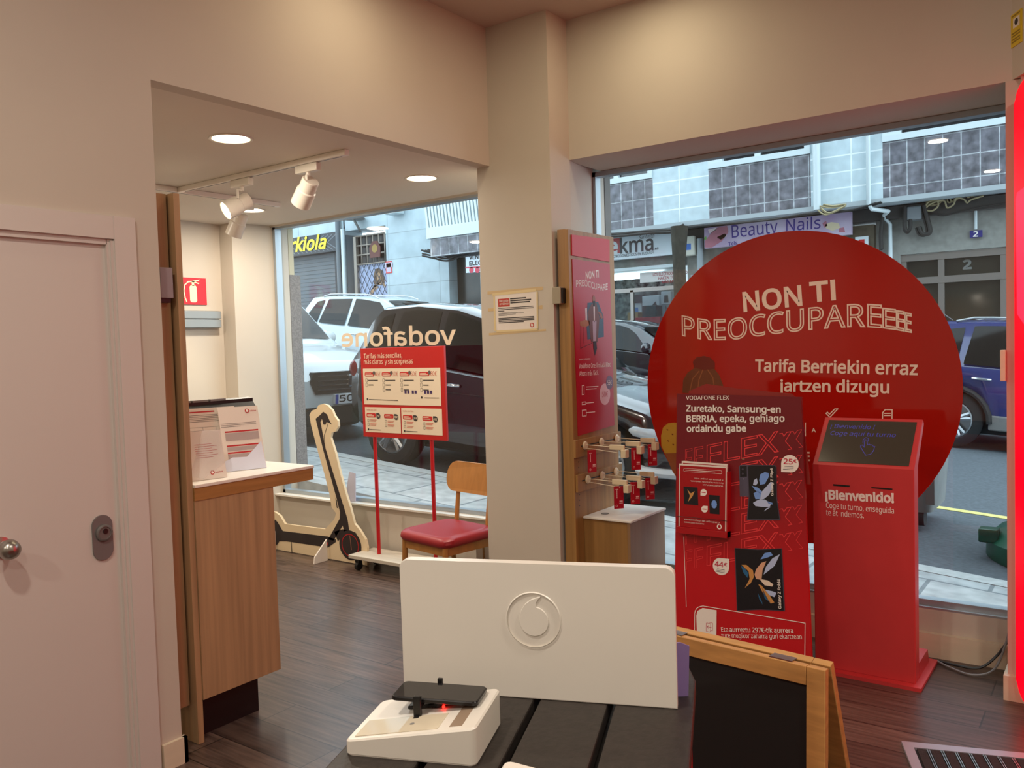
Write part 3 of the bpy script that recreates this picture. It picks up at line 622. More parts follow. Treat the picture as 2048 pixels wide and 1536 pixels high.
m.poly([(x, y) for x, y in circ(PP(241, 418), .017, 14, ry=.026)], FP, .0054, 3); pf([(234, 425), (248, 424), (246, 455), (238, 456)], 5, .0058)
pf([(162, 540), (190, 530), (216, 535), (216, 560), (188, 572), (163, 562)], 6, .005)
for a, b in (((168, 566), (166, 690)), ((186, 570), (185, 660)), ((166, 690), (230, 660))): lines(m, FP, [PP(*a), PP(*b)], .003, .0046, 5)
pf([(262, 480), (284, 495), (292, 520), (280, 525)], 3, .0054)
m.build('printed_figure', [mat('ink_teal', (64, 92, 116), .5), mat('ink_coat', (112, 66, 62), .5), mat('ink_lilac', (176, 156, 172), .5), mat('ink_skin', (150, 92, 74), .5), mat('ink_pale', (214, 204, 206), .5), mat('ink_black', (40, 24, 34), .5), mat('ink_wood', (170, 108, 70), .5)], po)
# slotted rails
HZ = []
for (zc, dy) in ((.985, 0), (.795, .012)):
    m = MB(); m.box(-2.420, -2.404, 3.895 + dy, 4.405 + dy * .5, zc - .048, zc + .048, bev=.002); rl = m.build('slotted_rail', WOOD, t); B('slot', rl, BLACK, (-2.4045, -2.4025, 3.95, 4.385, zc + .008, zc + .014))
    HZ.append(zc + .012)
for k in range(9): m = MB(); m.poly(circ((3.945, .67 + .03 * k), .004, 8), FP, .0006); m.build('peg_hole', BLACK, t)
HOOK = mat('hook_cream', (222, 204, 170), .4)
CARDR = mat('pack_red', (178, 16, 38), .35)
PACKL = ['red phone card pack hanging on the upper rail, nearest the column', 'red phone card pack hanging in the middle of the upper rail', 'red phone card pack at the window end of the upper rail', 'red phone card pack hanging lowest over the white cabinet top', 'red phone card pack hanging in the middle of the lower rail', 'red phone card pack at the window end of the lower rail']
i = 0
for ri, z in enumerate(HZ):
    for k, y in enumerate((3.985, 4.165, 4.345)):
        y += .02 * ri * (1 - k)
        m = MB(); m.lathe([(.001, 0), (.022, 0), (.024, .004), (.02, .011), (.001, .013)], (-2.4025, y, z), (1, 0, 0), 20)
        m.tube([(-2.39, y, z + .004), (-2.20, y, z - .002)], .0025, 6); m.tube([(-2.39, y, z - .014), (-2.2, y, z - .03)], .0018, 6)
        hk = m.build('hook', HOOK, t)
        m = MB(); m.box(-2.245, -2.155, y - .008, y + .008, z - .016, z + .012, bev=.004); m.box(-2.17, -2.14, y - .02, y + .02, z - .055, z - .012, bev=.003); m.build('price_holder', HOOK, hk)
        px = (-2.36, -2.185, -2.175)[k] if ri == 0 else (-2.21, -2.195, -2.185)[k]
        zb = z - .02
        p = thing('card_pack', PACKL[i], 'hanging pack', (px, y, zb - .06), 'red card packs hanging on the hooks')
        yaw = math.radians(52 if i else 66); f = Fr((px - .0275 * math.cos(yaw), y - .0275 * math.sin(yaw) + .0, zb - .125), (math.cos(yaw), math.sin(yaw), 0))
        q = MB(); q.box(0, .055, 0, .122, 0, .006, fr=f, bev=.001); q.build('blister', CARDR, p)
        q = MB(); logo(q, f, (.013, .016), .006, .0068, 0, 1); lines(q, f, [(.01, .105), (.022, .105)], .004, .0068)
        for s in range(4): lines(q, f, [(.016, .098 - .011 * s), (.016, .092 - .011 * s)], .004, .0068)
        lines(q, f, [(.03, .03), (.047, .03)], .003, .0068); lines(q, f, [(.034, .04), (.044, .04)], .008, .0068); q.build('printed_label', [mat('pack_ink', (236, 190, 186), .5), CARDR], p)
        i += 1
t = thing('cabinet', 'small oak cabinet with a white top below the red poster', 'cabinet', (-2.3, 4.2, 0))
B('body', t, WOOD, (-2.419, -2.150, 3.988, 4.398, .0, .594), bev=.001)
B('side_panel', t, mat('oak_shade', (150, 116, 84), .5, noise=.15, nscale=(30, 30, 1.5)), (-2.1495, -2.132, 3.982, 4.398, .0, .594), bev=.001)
m = MB(); m.box(-2.419, -2.122, 3.975, 4.40, .594, .606, bev=.003); tp = m.build('top', WHITEM, t)
m = MB(); m.lathe([(.001, .0005), (.022, .0005), (.022, .0025), (.001, .0025)], (-2.345, 4.09, .606), (0, 0, 1), 20); m.build('cable_grommet', GREY, tp)
# ---- red disc on the right window
FD = Fr((0, 4.4915, 0))
t = thing('window_disc', 'huge round red sticker covering the middle of the right window', 'window sticker', (-1.444, 4.49, 1.29))
m = MB(); m.prism(circ((-1.444, 1.287), .823, 96), FD, 0, .0022); m.build('disc', mat('disc_red', (172, 26, 14), .08, spec=.55), t)
def D(x, y): return (1280 + x / 3.012, 440 + y / 3.012)
m = MB(); kw = dict(n=.0032)
tpx(m, FD, 'NON', D(630, 550), D(975, 512), 37, bold=.03, warp=lambda a, b, L: (a, b), **kw); tpx(m, FD, 'TI', D(1032, 492), D(1176, 478), 37.5, bold=.03, **kw)
m.build('headline_lettering', mat('disc_ink', (244, 226, 208), .45), t); m = MB()
wv = [(258, 695), (400, 718), (500, 721), (600, 716), (720, 699), (900, 676), (1060, 658), (1200, 646), (1300, 640), (1400, 642), (1520, 655), (1640, 677)]
def wy(x):
    for (a, p), (b, q) in zip(wv, wv[1:]):
        if x <= b: return p + (q - p) * (x - a) / (b - a)
    return wv[-1][1]
def outl(s, xa, xb, hz, wd=.0072):
    A = FD.at(*D(xa, 700)); Bq = FD.at(*D(xb, 700)); h = abs(FD.at(*D(xa, 700 - hz))[1] - A[1])
    def wp(a, b, L):
        X = xa + (xb - xa) * a / L; q = FD.at(*D(X, wy(X))); return (a, b + (q[1] - (A[1] + (Bq[1] - A[1]) * a / L)))
    letters(m, FD, s, A, Bq, h=h, outline=wd, warp=wp, bold=.03, up=(0, 1), **kw)
outl('PREOCCUPARE', 258, 1455, 117); 
outl('E', 1466, 1540, 117); outl('E', 1548, 1592, 114); outl('E', 1600, 1634, 110)
m.build('outlined_lettering', MATS['disc_ink'], t); m = MB()
tpx(m, FD, 'Tarifa Berriekin erraz', D(697, 910), D(1670, 932), 23, bold=.028, **kw); m.build('slogan_lettering', MATS['disc_ink'], t); m = MB(); tpx(m, FD, 'jartzen dizugu', D(838, 1030), D(1500, 1042), 22, bold=.028, **kw)
m.build('slogan_lettering', MATS['disc_ink'], t); m = MB()
lpx(m, FD, [D(1122, 1165), D(1145, 1188), D(1192, 1138), D(1175, 1138), D(1143, 1170), D(1130, 1158)], .005, .0032, 0, True)
m.build('tick_icon', MATS['disc_ink'], t); m = MB()
lpx(m, FD, [D(1462, 1195), D(1463, 1160), D(1478, 1142), D(1520, 1143), D(1519, 1195)], .005, .0032)
for y in (1165, 1178): lpx(m, FD, [D(1474, y), D(1508, y)], .005, .0032)
m.build('document_icon', MATS['disc_ink'], t); m = MB()
lpx(m, FD, [D(998, 1222), D(998, 1300)], .004, .0032)
tpx(m, FD, 'A', D(1036, 1278), D(1060, 1278), 8, bold=.02, **kw); m.build('small_lettering', MATS['disc_ink'], t); m = MB(); tpx(m, FD, 'E', D(994, 1450), D(1024, 1450), 17, bold=.03, **kw)
m.build('small_lettering', MATS['disc_ink'], t)
m = MB(); Q = lambda x, y: (1180 + x / 3.938, 420 + y / 3.938)
ppx(m, FD, [Q(*p) for p in ((730, 1440), (735, 1340), (770, 1280), (830, 1240), (900, 1225), (980, 1250), (1020, 1300), (1050, 1380), (1050, 1460))], .0032, 0)
ppx(m, FD, [Q(*p) for p in ((820, 1240), (812, 1195), (840, 1160), (900, 1148), (950, 1162), (985, 1200), (985, 1250), (900, 1262))], .0036, 1)
lpx(m, FD, [Q(790, 1420), Q(810, 1330), Q(860, 1270)], .006, .004, 2); lpx(m, FD, [Q(850, 1430), Q(860, 1340), Q(890, 1260)], .006, .004, 2); lpx(m, FD, [Q(985, 1420), Q(970, 1320), Q(930, 1260)], .006, .004, 2)
FIG = [mat('hair_ink', (112, 62, 36), .3), mat('bun_ink', (110, 34, 22), .3), mat('hair_light_ink', (150, 92, 54), .3), mat('yellow_ink', (196, 152, 52), .3), mat('skin_ink', (150, 84, 46), .3)]
m.build('printed_hair', FIG, t); m = MB()
ppx(m, FD, [D(*p) for p in ((128, 1300), (140, 1250), (170, 1225), (205, 1220), (330, 1230), (330, 1400), (150, 1405), (130, 1360))], .0032, 3)
ppx(m, FD, [D(*p) for p in ((150, 1405), (330, 1400), (520, 1460), (520, 1560), (225, 1556), (195, 1510), (165, 1440))], .0030, 4)
for a in ((165, 1262), (195, 1290), (170, 1330), (200, 1350)): lpx(m, FD, [D(*a), D(a[0] + 4, a[1] + 3)], .006, .0036, 1)
m.build('printed_shoulder', FIG, t)
# ---- cardboard floor display with phone advert
t = thing('floor_display', 'tall red cardboard phone advert standing between the cabinet and the ticket kiosk', 'floor display', (-1.44, 3.8, 0))
FF = Fr((0, 3.735, 0), (1, 0, 0), (0, .075, .997))
A = FF.at(1353, 787); Bx = FF.at(1611, 800); x0, x1, ht = A[0] + .002, FF.at(1624, 1320)[0], A[1]
sl = x1 - FF.at(1602, 800)[0]
# panel colour runs from deep burgundy above to bright red below
FLEXM = mat('flex_ramp', (178, 16, 26), .3)
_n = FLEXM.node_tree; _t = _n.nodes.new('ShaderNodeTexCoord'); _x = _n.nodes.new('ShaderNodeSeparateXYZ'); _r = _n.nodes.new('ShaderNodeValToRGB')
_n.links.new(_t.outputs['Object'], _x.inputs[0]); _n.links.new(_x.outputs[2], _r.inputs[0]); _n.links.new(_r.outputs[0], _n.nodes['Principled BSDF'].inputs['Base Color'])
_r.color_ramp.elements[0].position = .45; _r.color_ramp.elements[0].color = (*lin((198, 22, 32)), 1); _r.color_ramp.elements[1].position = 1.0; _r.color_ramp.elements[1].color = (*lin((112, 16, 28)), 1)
m = MB(); m.prism([(x0, 0), (x1 + .004, 0), (x1 - sl, ht - .01), (x0, ht)], FF, -.02, 0)
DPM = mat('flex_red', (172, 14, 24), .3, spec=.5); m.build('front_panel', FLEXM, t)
m = MB(); m.prism([(x0 + .05, .9), (x1 - .02, .9), (x1 - sl - .01, ht - .035), (x1 - sl - .05, ht + .004), (x1 - sl - .30, ht + .026), (x0 + .14, ht + .048), (x0 + .05, ht + .012)], FF, -.034, -.026); m.build('back_sheet', mat('flex_sheet', (140, 36, 32), .12), t)
m = MB(); m.prism([(0, 0), (.36, 0), (.04, 1.0)], Fr((-1.44, 3.77, .001), (0, 1, 0), (0, 0, 1)), -.006, .006); m.build('rear_strut', mat('kraft_card', (150, 120, 90), .7), t)
def Z(x, y): return (1330 + x / 5.297, 760 + y / 5.297)
def Y2(x, y): return (1330 + x / 4.653, 1020 + y / 4.653)
m = MB(); kw = dict(n=.001)
def flexrow(dy, k=2):
    def bl(x): return (Z(0, 0)[0] + x / 5.297, Z(0, 900 + dy)[1] - (x - 430) * .185 / 5.297)
    for s, a, b, wd in (('F', 215, 285, .0016), ('F', 315, 400, .002), ('F', 445, 600, .0032), ('L', 625, 790, .0036), ('E', 808, 975, .0038), ('X', 985, 1200, .0042)):
        P0 = FF.at(*bl(a)); P1 = FF.at(*bl(b)); letters(m, FF, s, P0, P1, h=.092, outline=wd, m=2, up=(0, 1), **kw)
    for o, wd in ((1215, .003), (1330, .002)):
        q = [(o, -215), (o + 45, -150), (o + 95, -215)]; 
        lpx(m, FF, [(bl(o + u)[0], bl(o + u)[1] + v / 5.297) for u, v in ((0, -185), (30, -185), (45, -150), (75, -185), (120, -185), (60, -95), (130, 0), (90, 0))], wd, .001, 2)
for dy in (0, 268, 535, 800, 1070): flexrow(dy)
tpx(m, FF, 'VODAFONE FLEX', Z(225, 210), Z(680, 208), 7.6, bold=.012, n=.002); tpx(m, FF, 'Zuretako, Samsung-en', Z(228, 333), Z(1225, 346), 12.3, bold=.03, n=.002)
tpx(m, FF, 'BERRIA, epeka, gehiago', Z(232, 442), Z(1266, 440), 12.3, bold=.03, n=.002); tpx(m, FF, 'ordaindu gabe', Z(235, 548), Z(860, 546), 12.3, bold=.03, n=.002)
# phone pictures
def pz(pts, n, k, f=Z): ppx(m, FF, [f(*p) for p in pts], n, k)
pz([(785, 915), (800, 900), (900, 898), (900, 1236), (795, 1234)], .002, 4); pz([(795, 912), (868, 908), (870, 1024), (797, 1028)], .0024, 3)
for y in (945, 992): m.poly(circ(FF.at(*Z(826, y)), .0048, 14), FF, .0028, 5)
m.poly(circ(FF.at(*Z(836, 1048)), .0016, 8), FF, .0028, 0)
pz([(873, 912), (890, 900), (1165, 900), (1184, 915), (1188, 1240), (1222, 1478), (1210, 1486), (880, 1486), (868, 1478), (888, 1240)], .0022, 5)
pz([(882, 918), (896, 908), (1160, 908), (1176, 920), (1180, 1240), (1212, 1470), (880, 1470), (897, 1240)], .0026, 3)
for p, k in ((((1000, 1060), (1010, 1000), (1060, 975), (1100, 985), (1105, 1020), (1060, 1100), (1010, 1110)), 6), (((935, 1110), (945, 1060), (975, 1040), (985, 1090), (965, 1115)), 7), (((920, 1120), (985, 1140), (1030, 1180), (1020, 1210), (960, 1170)), 6), (((1030, 1180), (1120, 1080), (1150, 1085), (1140, 1150), (1100, 1220), (1050, 1260), (1000, 1270)), 7), (((940, 1200), (985, 1175), (1020, 1200), (1010, 1260), (960, 1260)), 6), (((935, 1300), (985, 1270), (1060, 1265), (1130, 1310), (1110, 1345), (1030, 1345), (960, 1335)), 7), (((1080, 1280), (1140, 1300), (1140, 1320), (1100, 1310)), 6), (((1130, 1340), (1050, 1392), (1075, 1360)), 7)): pz(p, .003, k)
P0 = FF.at(*Z(1150, 1225)); P1 = FF.at(*Z(1142, 935)); letters(m, FF, 'Galaxy Z Flip4', P0, P1, h=.0105, bold=.03, n=.0036)
c = FF.at(*Z(1325, 887)); r = .0395; m.poly(drop(c, r, (-1, -1)), FF, .002, 0); letters(m, FF, '25', (c[0] - .028, c[1] - .002), (c[0] + .012, c[1] - .002), h=.024, n=.0028, m=8, bold=.015); letters(m, FF, '€', (c[0] + .016, c[1] + .006), (c[0] + .03, c[1] + .006), h=.015, n=.0028, m=8, bold=.015)
for k in range(3): lines(m, FF, [(c[0] - .024 - .003 * k, c[1] - .013 - .0065 * k), (c[0] + .016, c[1] - .013 - .0065 * k)], .0018, .0028, 5)
c = FF.at(*Y2(522, 525)); m.poly(drop(c, r * 1.02, (1, 1)), FF, .002, 0); letters(m, FF, '44', (c[0] - .03, c[1] - .002), (c[0] + .012, c[1] - .002), h=.024, n=.0028, m=8, bold=.015); letters(m, FF, '€', (c[0] + .015, c[1] + .005), (c[0] + .03, c[1] + .005), h=.015, n=.0028, m=8, bold=.015)
for k in range(3): lines(m, FF, [(c[0] - .018 - .003 * k, c[1] - .013 - .0065 * k), (c[0] + .018, c[1] - .014 - .0065 * k)], .0018, .0028, 5)
pz([(650, 352), (870, 366), (1090, 355), (1118, 940), (890, 928), (670, 938)], .0022, 5, Y2); pz([(656, 358), (870, 372), (1084, 361), (1106, 934), (890, 922), (676, 932)], .0026, 3, Y2)
for p, k in ((((710, 520), (745, 540), (780, 590), (770, 630), (730, 580)), 9), (((715, 510), (760, 510), (820, 560), (830, 620), (800, 680), (745, 725), (790, 640), (780, 570)), 10), (((835, 600), (850, 550), (900, 490), (945, 475), (910, 560), (900, 650), (850, 640)), 11), (((920, 600), (940, 530), (1000, 450), (1072, 410), (1040, 480), (1020, 520), (960, 570)), 7), (((890, 460), (930, 400), (985, 392), (1005, 420), (960, 440)), 6), (((880, 640), (960, 655), (1010, 690), (1000, 712), (930, 700)), 12), (((870, 690), (900, 700), (980, 800), (1020, 860), (985, 870), (930, 800)), 10), (((930, 740), (1000, 755), (1040, 770), (1020, 810), (970, 790)), 7), (((865, 770), (905, 850), (910, 880), (880, 830)), 9), (((905, 720), (960, 830), (990, 868), (930, 820)), 9)): pz(p, .003, k, Y2)
P0 = FF.at(*Y2(1084, 918)); P1 = FF.at(*Y2(1074, 645)); letters(m, FF, 'Galaxy Z Fold4', P0, P1, h=.0125, bold=.03, n=.0036)
a = FF.at(*Y2(275, 1245)); b = FF.at(*Y2(1305, 1052)); rp = []
R1 = .042
lines(m, FF, [(b[0], b[1]), (a[0] + R1, b[1] + .002)] + [(a[0] + R1 + R1 * math.cos(q), b[1] - R1 + R1 * math.sin(q)) for q in [PI / 2 + .3 * i for i in range(1, 6)]] + [(a[0], a[1] + R1)] + [(a[0] + R1 - R1 * math.cos(q), a[1] + R1 - R1 * math.sin(q)) for q in [.3 * i for i in range(1, 6)]] + [(b[0] - R1, a[1])] + [(b[0] - R1 + R1 * math.sin(q), a[1] + R1 - R1 * math.cos(q)) for q in [.3 * i for i in range(1, 6)]], .0032, .0022, 0, True)
m.poly([(a[0] + .11, b[1] - .008), (a[0] + .04, b[1] - .008), (a[0] + .014, b[1] - .026), (a[0] + .008, b[1] - .05), (a[0] + .014, a[1] + .022), (a[0] + .04, a[1] + .008), (a[0] + .11, a[1] + .008)], FF, .0022, 0)
q = (a[0] + .075, (a[1] + b[1]) / 2); lines(m, FF, rrect(q[0] - .016, q[0] + .006, q[1] - .022, q[1] + .018, .004, 2), .0016, .0028, 8, True); lines(m, FF, [(q[0] + .0, q[1] + .022), (q[0] + .016, q[1] + .022), (q[0] + .016, q[1] - .014), (q[0] + .006, q[1] - .014)], .0016, .0028, 8); lines(m, FF, [(q[0] + .01, q[1] + .0), (q[0] - .012, q[1])], .0016, .0028, 8); lines(m, FF, [(q[0] - .004, q[1] + .007), (q[0] - .012, q[1]), (q[0] - .004, q[1] - .007)], .0016, .0028, 8)
tpx(m, FF, 'Eta', Y2(527, 1131), Y2(590, 1132), 8.8, n=.0024); tpx(m, FF, 'aurreztu 297€-tik aurrera', Y2(606, 1132), Y2(1197, 1142), 8.8, bold=.018, n=.0024); tpx(m, FF, 'zure mugikor zaharra guri ekartzean', Y2(527, 1186), Y2(1277, 1200), 8.8, n=.0024, bold=.004)
tpx(m, FF, 'vodafone', (1530, 1319), (1605, 1323), 13, bold=.025, n=.0024)
lpx(m, FF, [Y2(176, 250), Y2(200, 900)], .0022, .0022, 0)
m.build('printed_advert', [WINK, mat('flex_top_red', (118, 16, 26), .3), PINK, mat('screen_black', (26, 26, 32), .25), mat('phone_grey', (86, 84, 104), .35), mat('phone_edge', (70, 66, 82), .35), mat('petal_blue', (120, 164, 236), .4), mat('petal_pale', (186, 204, 240), .4), mat('price_red', (200, 24, 66), .5), mat('wing_blue', (40, 104, 152), .4), mat('wing_gold', (206, 150, 84), .4), mat('wing_peach', (222, 172, 140), .4), mat('wing_cream', (236, 220, 200), .4)], t)
# brochure holder on the floor display and its brochures
a = FF.at(1361, 1063); b = FF.at(1463, 930)
m = MB(); m.box(a[0], b[0], a[1], a[1] + .03, .001, .05, fr=FF, bev=.001); m.box(a[0], a[0] + .006, a[1], b[1] - .03, .001, .042, fr=FF); m.box(b[0] - .006, b[0], a[1], b[1] - .03, .001, .042, fr=FF); m.build('brochure_holder', DPM, t)
m = MB(); m.tube([FF.p(a[0], a[1] + .08, .047), FF.p(b[0], a[1] + .08, .047)], .0012, 6); m.build('retaining_wire', BLACK, t)
def brochure(off, nrm, label, full):
    t = thing('brochure', label, 'brochure', FF.p(a[0] + .1, a[1] + .03, nrm), 'red phone brochures in the holder')
    w, h = b[0] - a[0] - .014, b[1] - a[1] - .036
    f = Fr(FF.p(a[0] + .007 + off, a[1] + .031, nrm), FF.U + FF.V * (-.012 * (off != 0)), FF.V)
    m = MB(); m.box(.0, w - abs(off) * 1.4, 0, h + (0.012 if off else 0), 0, .003, fr=f); m.build('cover', [PAPER], t)
    m = MB(); w2 = w - abs(off) * 1.4; h2 = h + (.012 if off else 0); m.poly([(.006, 0), (w2 - .006, 0), (w2 - .006, h2 - .008), (.006, h2 - .008)], f, .0034, 0)
    if full:
        def U(x, y): return (w * x, h * y)
        lines(m, f, rrect(w * .1, w * .9, h * .88, h * .93, .006, 3), .0012, .004, 1, True); lines(m, f, [U(.14, .905), U(.76, .905)], .0024, .004, 1)
        P = lambda x: x
        letters(m, f, 'Catálogo de dispositivos', U(.86, .13), U(.12, .13), h=.007, n=.004, m=1, up=(0, -1)); letters(m, f, '#AGOSTO-SEPTIEMBRE', U(.55, .085), U(.12, .085), h=.0055, n=.004, m=1, up=(0, -1))
        for k, e in enumerate((.36, .1, .18)): letters(m, f, ('a plazos sin pagar más', 'Para ti, lo NUEVO de SAMSUNG,', 'VODAFONE FLEX')[2 - k if k != 1 else 1], U(.93, .70 + .045 * k), U(e + .15, .70 + .045 * k), h=.006, n=.004, m=1, up=(0, -1))
        m.poly([U(.12, .36), U(.42, .36), U(.4, .64), U(.1, .64)], f, .004, 2); m.poly([U(.2, .4), (.3 * w, .5 * h), U(.36, .4), U(.3, .5), U(.34, .58), U(.26, .54), U(.18, .6), U(.24, .5)], f, .0044, 3)
        m.poly([U(.66, .25), U(.86, .25), U(.86, .54), U(.64, .54)], f, .004, 2); m.poly(circ(U(.75, .4), .014, 10, ry=.02), f, .0044, 4)
        for c in (U(.53, .57), U(.55, .31)): m.poly(drop(c, .016, (-1, -1) if c[1] > h * .45 else (1, 1), 18), f, .004, 1); lines(m, f, [(c[0] - .008, c[1]), (c[0] + .008, c[1])], .004, .0044, 5)
        logo(m, f, U(.86, .06), .012, .004, 1, 0)
    m.build('printed_cover', [mat('brochure_red', (166, 8, 20), .3), WINK, MATS['screen_black'], MATS['wing_gold'], MATS['petal_blue'], MATS['price_red']], t)
brochure(0, .036, 'red phone brochure upside down at the front of the holder', True)
brochure(.008, .024, 'second red brochure just showing behind the front one in the holder', False)
brochure(.012, .012, 'rearmost red brochure with a white edge showing in the holder', False)
# ---- ticket kiosk
t = thing('ticket_kiosk', 'red ticket kiosk with a tilted dark screen before the right window', 'kiosk', (-.96, 4.05, 0))
x0, x1 = -1.178, -.744
FKS = Fr((0, 0, 0), (0, 1, 0), (0, 0, 1))
m = MB(); m.prism([(3.99, .018), (3.99, .963), (4.205, 1.163), (4.226, 1.142), (4.07, .97), (4.07, .018)], FKS, x0, x1, bev=.004); m.build('body', REDK, t)
m = MB(); m.prism([(3.945, 0), (4.345, 0), (4.345, .017), (3.945, .017)], FKS, x0 - .02, x1 + .03, bev=.003); m.prism([(4.071, .0175), (4.30, .0175), (4.27, .085), (4.071, .085)], FKS, x0 + .01, x1 + .0); m.build('base_plate', REDK, t)
FK = Fr((0, 3.9895, 0)); sv = Vector((0, .215, .20)); FSK = Fr((0, 3.9895, .9632), (1, 0, 0), sv)
a, b = FSK.at(1632, 919), FSK.at(1828, 848); sx0, sx1 = x0 + .023, x1 - .023; sy0, sy1 = .018, sv.length - .018
m = MB(); m.prism([(sx0, sy0), (sx1, sy0), (sx1, sy1), (sx0, sy1)], FSK, .0008, .002); sc = m.build('screen', mat('kiosk_screen', (30, 26, 22), .16, emit=(74, 62, 48), es=.35), t)
m = MB(); w = sx1 - sx0; hh = sy1 - sy0
letters(m, FSK, '¡ Bienvenido !', (sx0 + .04 * w, sy0 + .80 * hh), (sx0 + .55 * w, sy0 + .80 * hh), h=.025, bold=.012, n=.0026, shear=.1); letters(m, FSK, 'Coge aquí tu turno', (sx0 + .06 * w, sy0 + .63 * hh), (sx0 + .80 * w, sy0 + .63 * hh), h=.025, bold=.012, n=.0026, shear=.1)
def hd(x, y): return (sx0 + w * (.44 + .16 * x), sy0 + hh * (.19 + .36 * y))
lines(m, FSK, [hd(*p) for p in ((.3, .2), (.02, .5), (.0, .6), (.1, .64), (.28, .5), (.18, .9), (.26, 1.0), (.36, .95), (.46, .66), (.56, .72), (.66, .66), (.76, .68), (.86, .6), (.98, .58), (.96, .3), (.82, .08), (.5, .0), (.3, .2))], .0032, .0026); lines(m, FSK, [hd(*p) for p in ((.1, .8), (.08, 1.0), (.24, 1.14), (.42, 1.08), (.46, .9))], .0028, .0026)
m.build('screen_text', mat('screen_blue', (40, 38, 110), .4, emit=(72, 66, 150), es=.35), sc)
def K(x, y): return (1600 + x / 5.12, 800 + y / 5.12)
m = MB(); tpx(m, FK, '¡Bienvenido!', K(265, 1010), K(958, 1050), 17, bold=.05, n=.0012); tpx(m, FK, 'Coge tu turno, enseguida', K(268, 1103), K(963, 1163), 11, n=.0012, bold=.004); tpx(m, FK, 'te at  ndemos.', K(268, 1178), K(655, 1210), 11, n=.0012, bold=.004)
m.build('lettering', WINK, t)
m = MB(); lpx(m, FK, [K(350, 870), K(500, 882)], .008, .0012); m.build('ticket_slot', BLACK, t); m = MB(); lpx(m, FK, [K(738, 898), K(940, 914)], .006, .0012); m.build('ticket_slot', BLACK, t)
# ---- cables
def cable(name, label, pts, r, mm):
    c = []
    for i in range(len(pts) - 1):
        p0, p1, p2, p3 = (Vector(pts[max(i - 1, 0)]), Vector(pts[i]), Vector(pts[i + 1]), Vector(pts[min(i + 2, len(pts) - 1)]))
        for k in range(8):
            s = k / 8; c.append(.5 * ((2 * p1) + (p2 - p0) * s + (2 * p0 - 5 * p1 + 4 * p2 - p3) * s * s + (3 * p1 - p0 - 3 * p2 + p3) * s ** 3))
    c.append(Vector(pts[-1])); m = MB(); m.tube(c, r, 8); return tag(m.build(name, mm), label, 'cable')
cable('power_cable', 'pale cable sagging from the kiosk base up to the window edge', [(-.715, 4.34, .012), (-.66, 4.30, .008), (-.56, 4.25, .008), (-.48, 4.30, .03), (-.44, 4.37, .13), (-.418, 4.392, .24)], .005, GREY)
cable('power_cable', 'black cable curving from behind the kiosk to the wall corner', [(-.74, 4.36, .008), (-.64, 4.34, .008), (-.54, 4.34, .015), (-.47, 4.37, .08), (-.42, 4.385, .17)], .006, BLACK)
# ---- red light box and warning sticker on the right wall
GLOW = mat('lit_red', (230, 0, 24), .3, emit=(255, 0, 30), es=.8); GLOWP = mat('lit_pink', (240, 60, 90), .3, emit=(255, 40, 80), es=.75)
t = thing('light_box', 'tall glowing red illuminated panel cut off at the right edge', 'light box', (-.1, 3.6, 0))
U = Vector((.62, -.78, 0)).normalized(); FL = Fr((-.362, 3.958, .04), U, (0, 0, 1))
m = MB(); m.prism(rrect(0, 1.05, 0, 2.50, .09, 8), FL, -.10, 0, bev=.01); m.build('case', GLOW, t)
m = MB(); m.poly([(.012, 2.03), (.02, 2.06), (.12, 2.09), (.5, 2.12), (.5, 1.5), (.10, 1.50), (.018, 1.58)], FL, .0015, 0); lines(m, FL, [(.10, 1.9), (.075, 1.8), (.09, 1.68)], .02, .002, 1); m.build('printed_panel', [GLOWP, GLOW], t)
FY = Fr((-.378, 4.086, 0), Vector((.828, -1.336, 0)), (0, 0, 1)); a = FY.at(2023, 96); b = FY.at(2045, 18)
t = thing('warning_sticker', 'yellow surveillance warning sticker high on the right wall', 'sticker', FY.p(*a))
m = MB(); m.box(a[0], b[0], FY.at(2027, 95)[1], FY.at(2022, 33)[1], 0, .004, fr=FY); m.build('sheet', mat('sticker_yellow', (222, 190, 30), .45), t)
m = MB(); u0, u1, v0, v1 = a[0], b[0], FY.at(2027, 95)[1], FY.at(2022, 33)[1]; sw, sh = u1 - u0, v1 - v0
m.poly([(u0 + .25 * sw, v0 + .55 * sh), (u0 + .85 * sw, v0 + .55 * sh), (u0 + .85 * sw, v0 + .85 * sh), (u0 + .25 * sw, v0 + .85 * sh)], FY, .0046, 0); m.poly(circ((u0 + .55 * sw, v0 + .71 * sh), .16 * sw, 14), FY, .005, 1)
for y in (.93, .4, .32, .22, .14): lines(m, FY, [(u0 + .15 * sw, v0 + y * sh), (u0 + .85 * sw, v0 + y * sh)], .006, .0046, 2)
m.build('pictogram', [PAPER, BLACK, mat('ochre_ink', (150, 120, 10), .5)], t)
m = MB(); m.box(-.424, -.4025, 4.06, 4.085, 1.345, 1.475, bev=.003); tag(m.build('wall_bracket', SKIRT), 'small cream bracket on the wall edge right of the window', 'bracket')
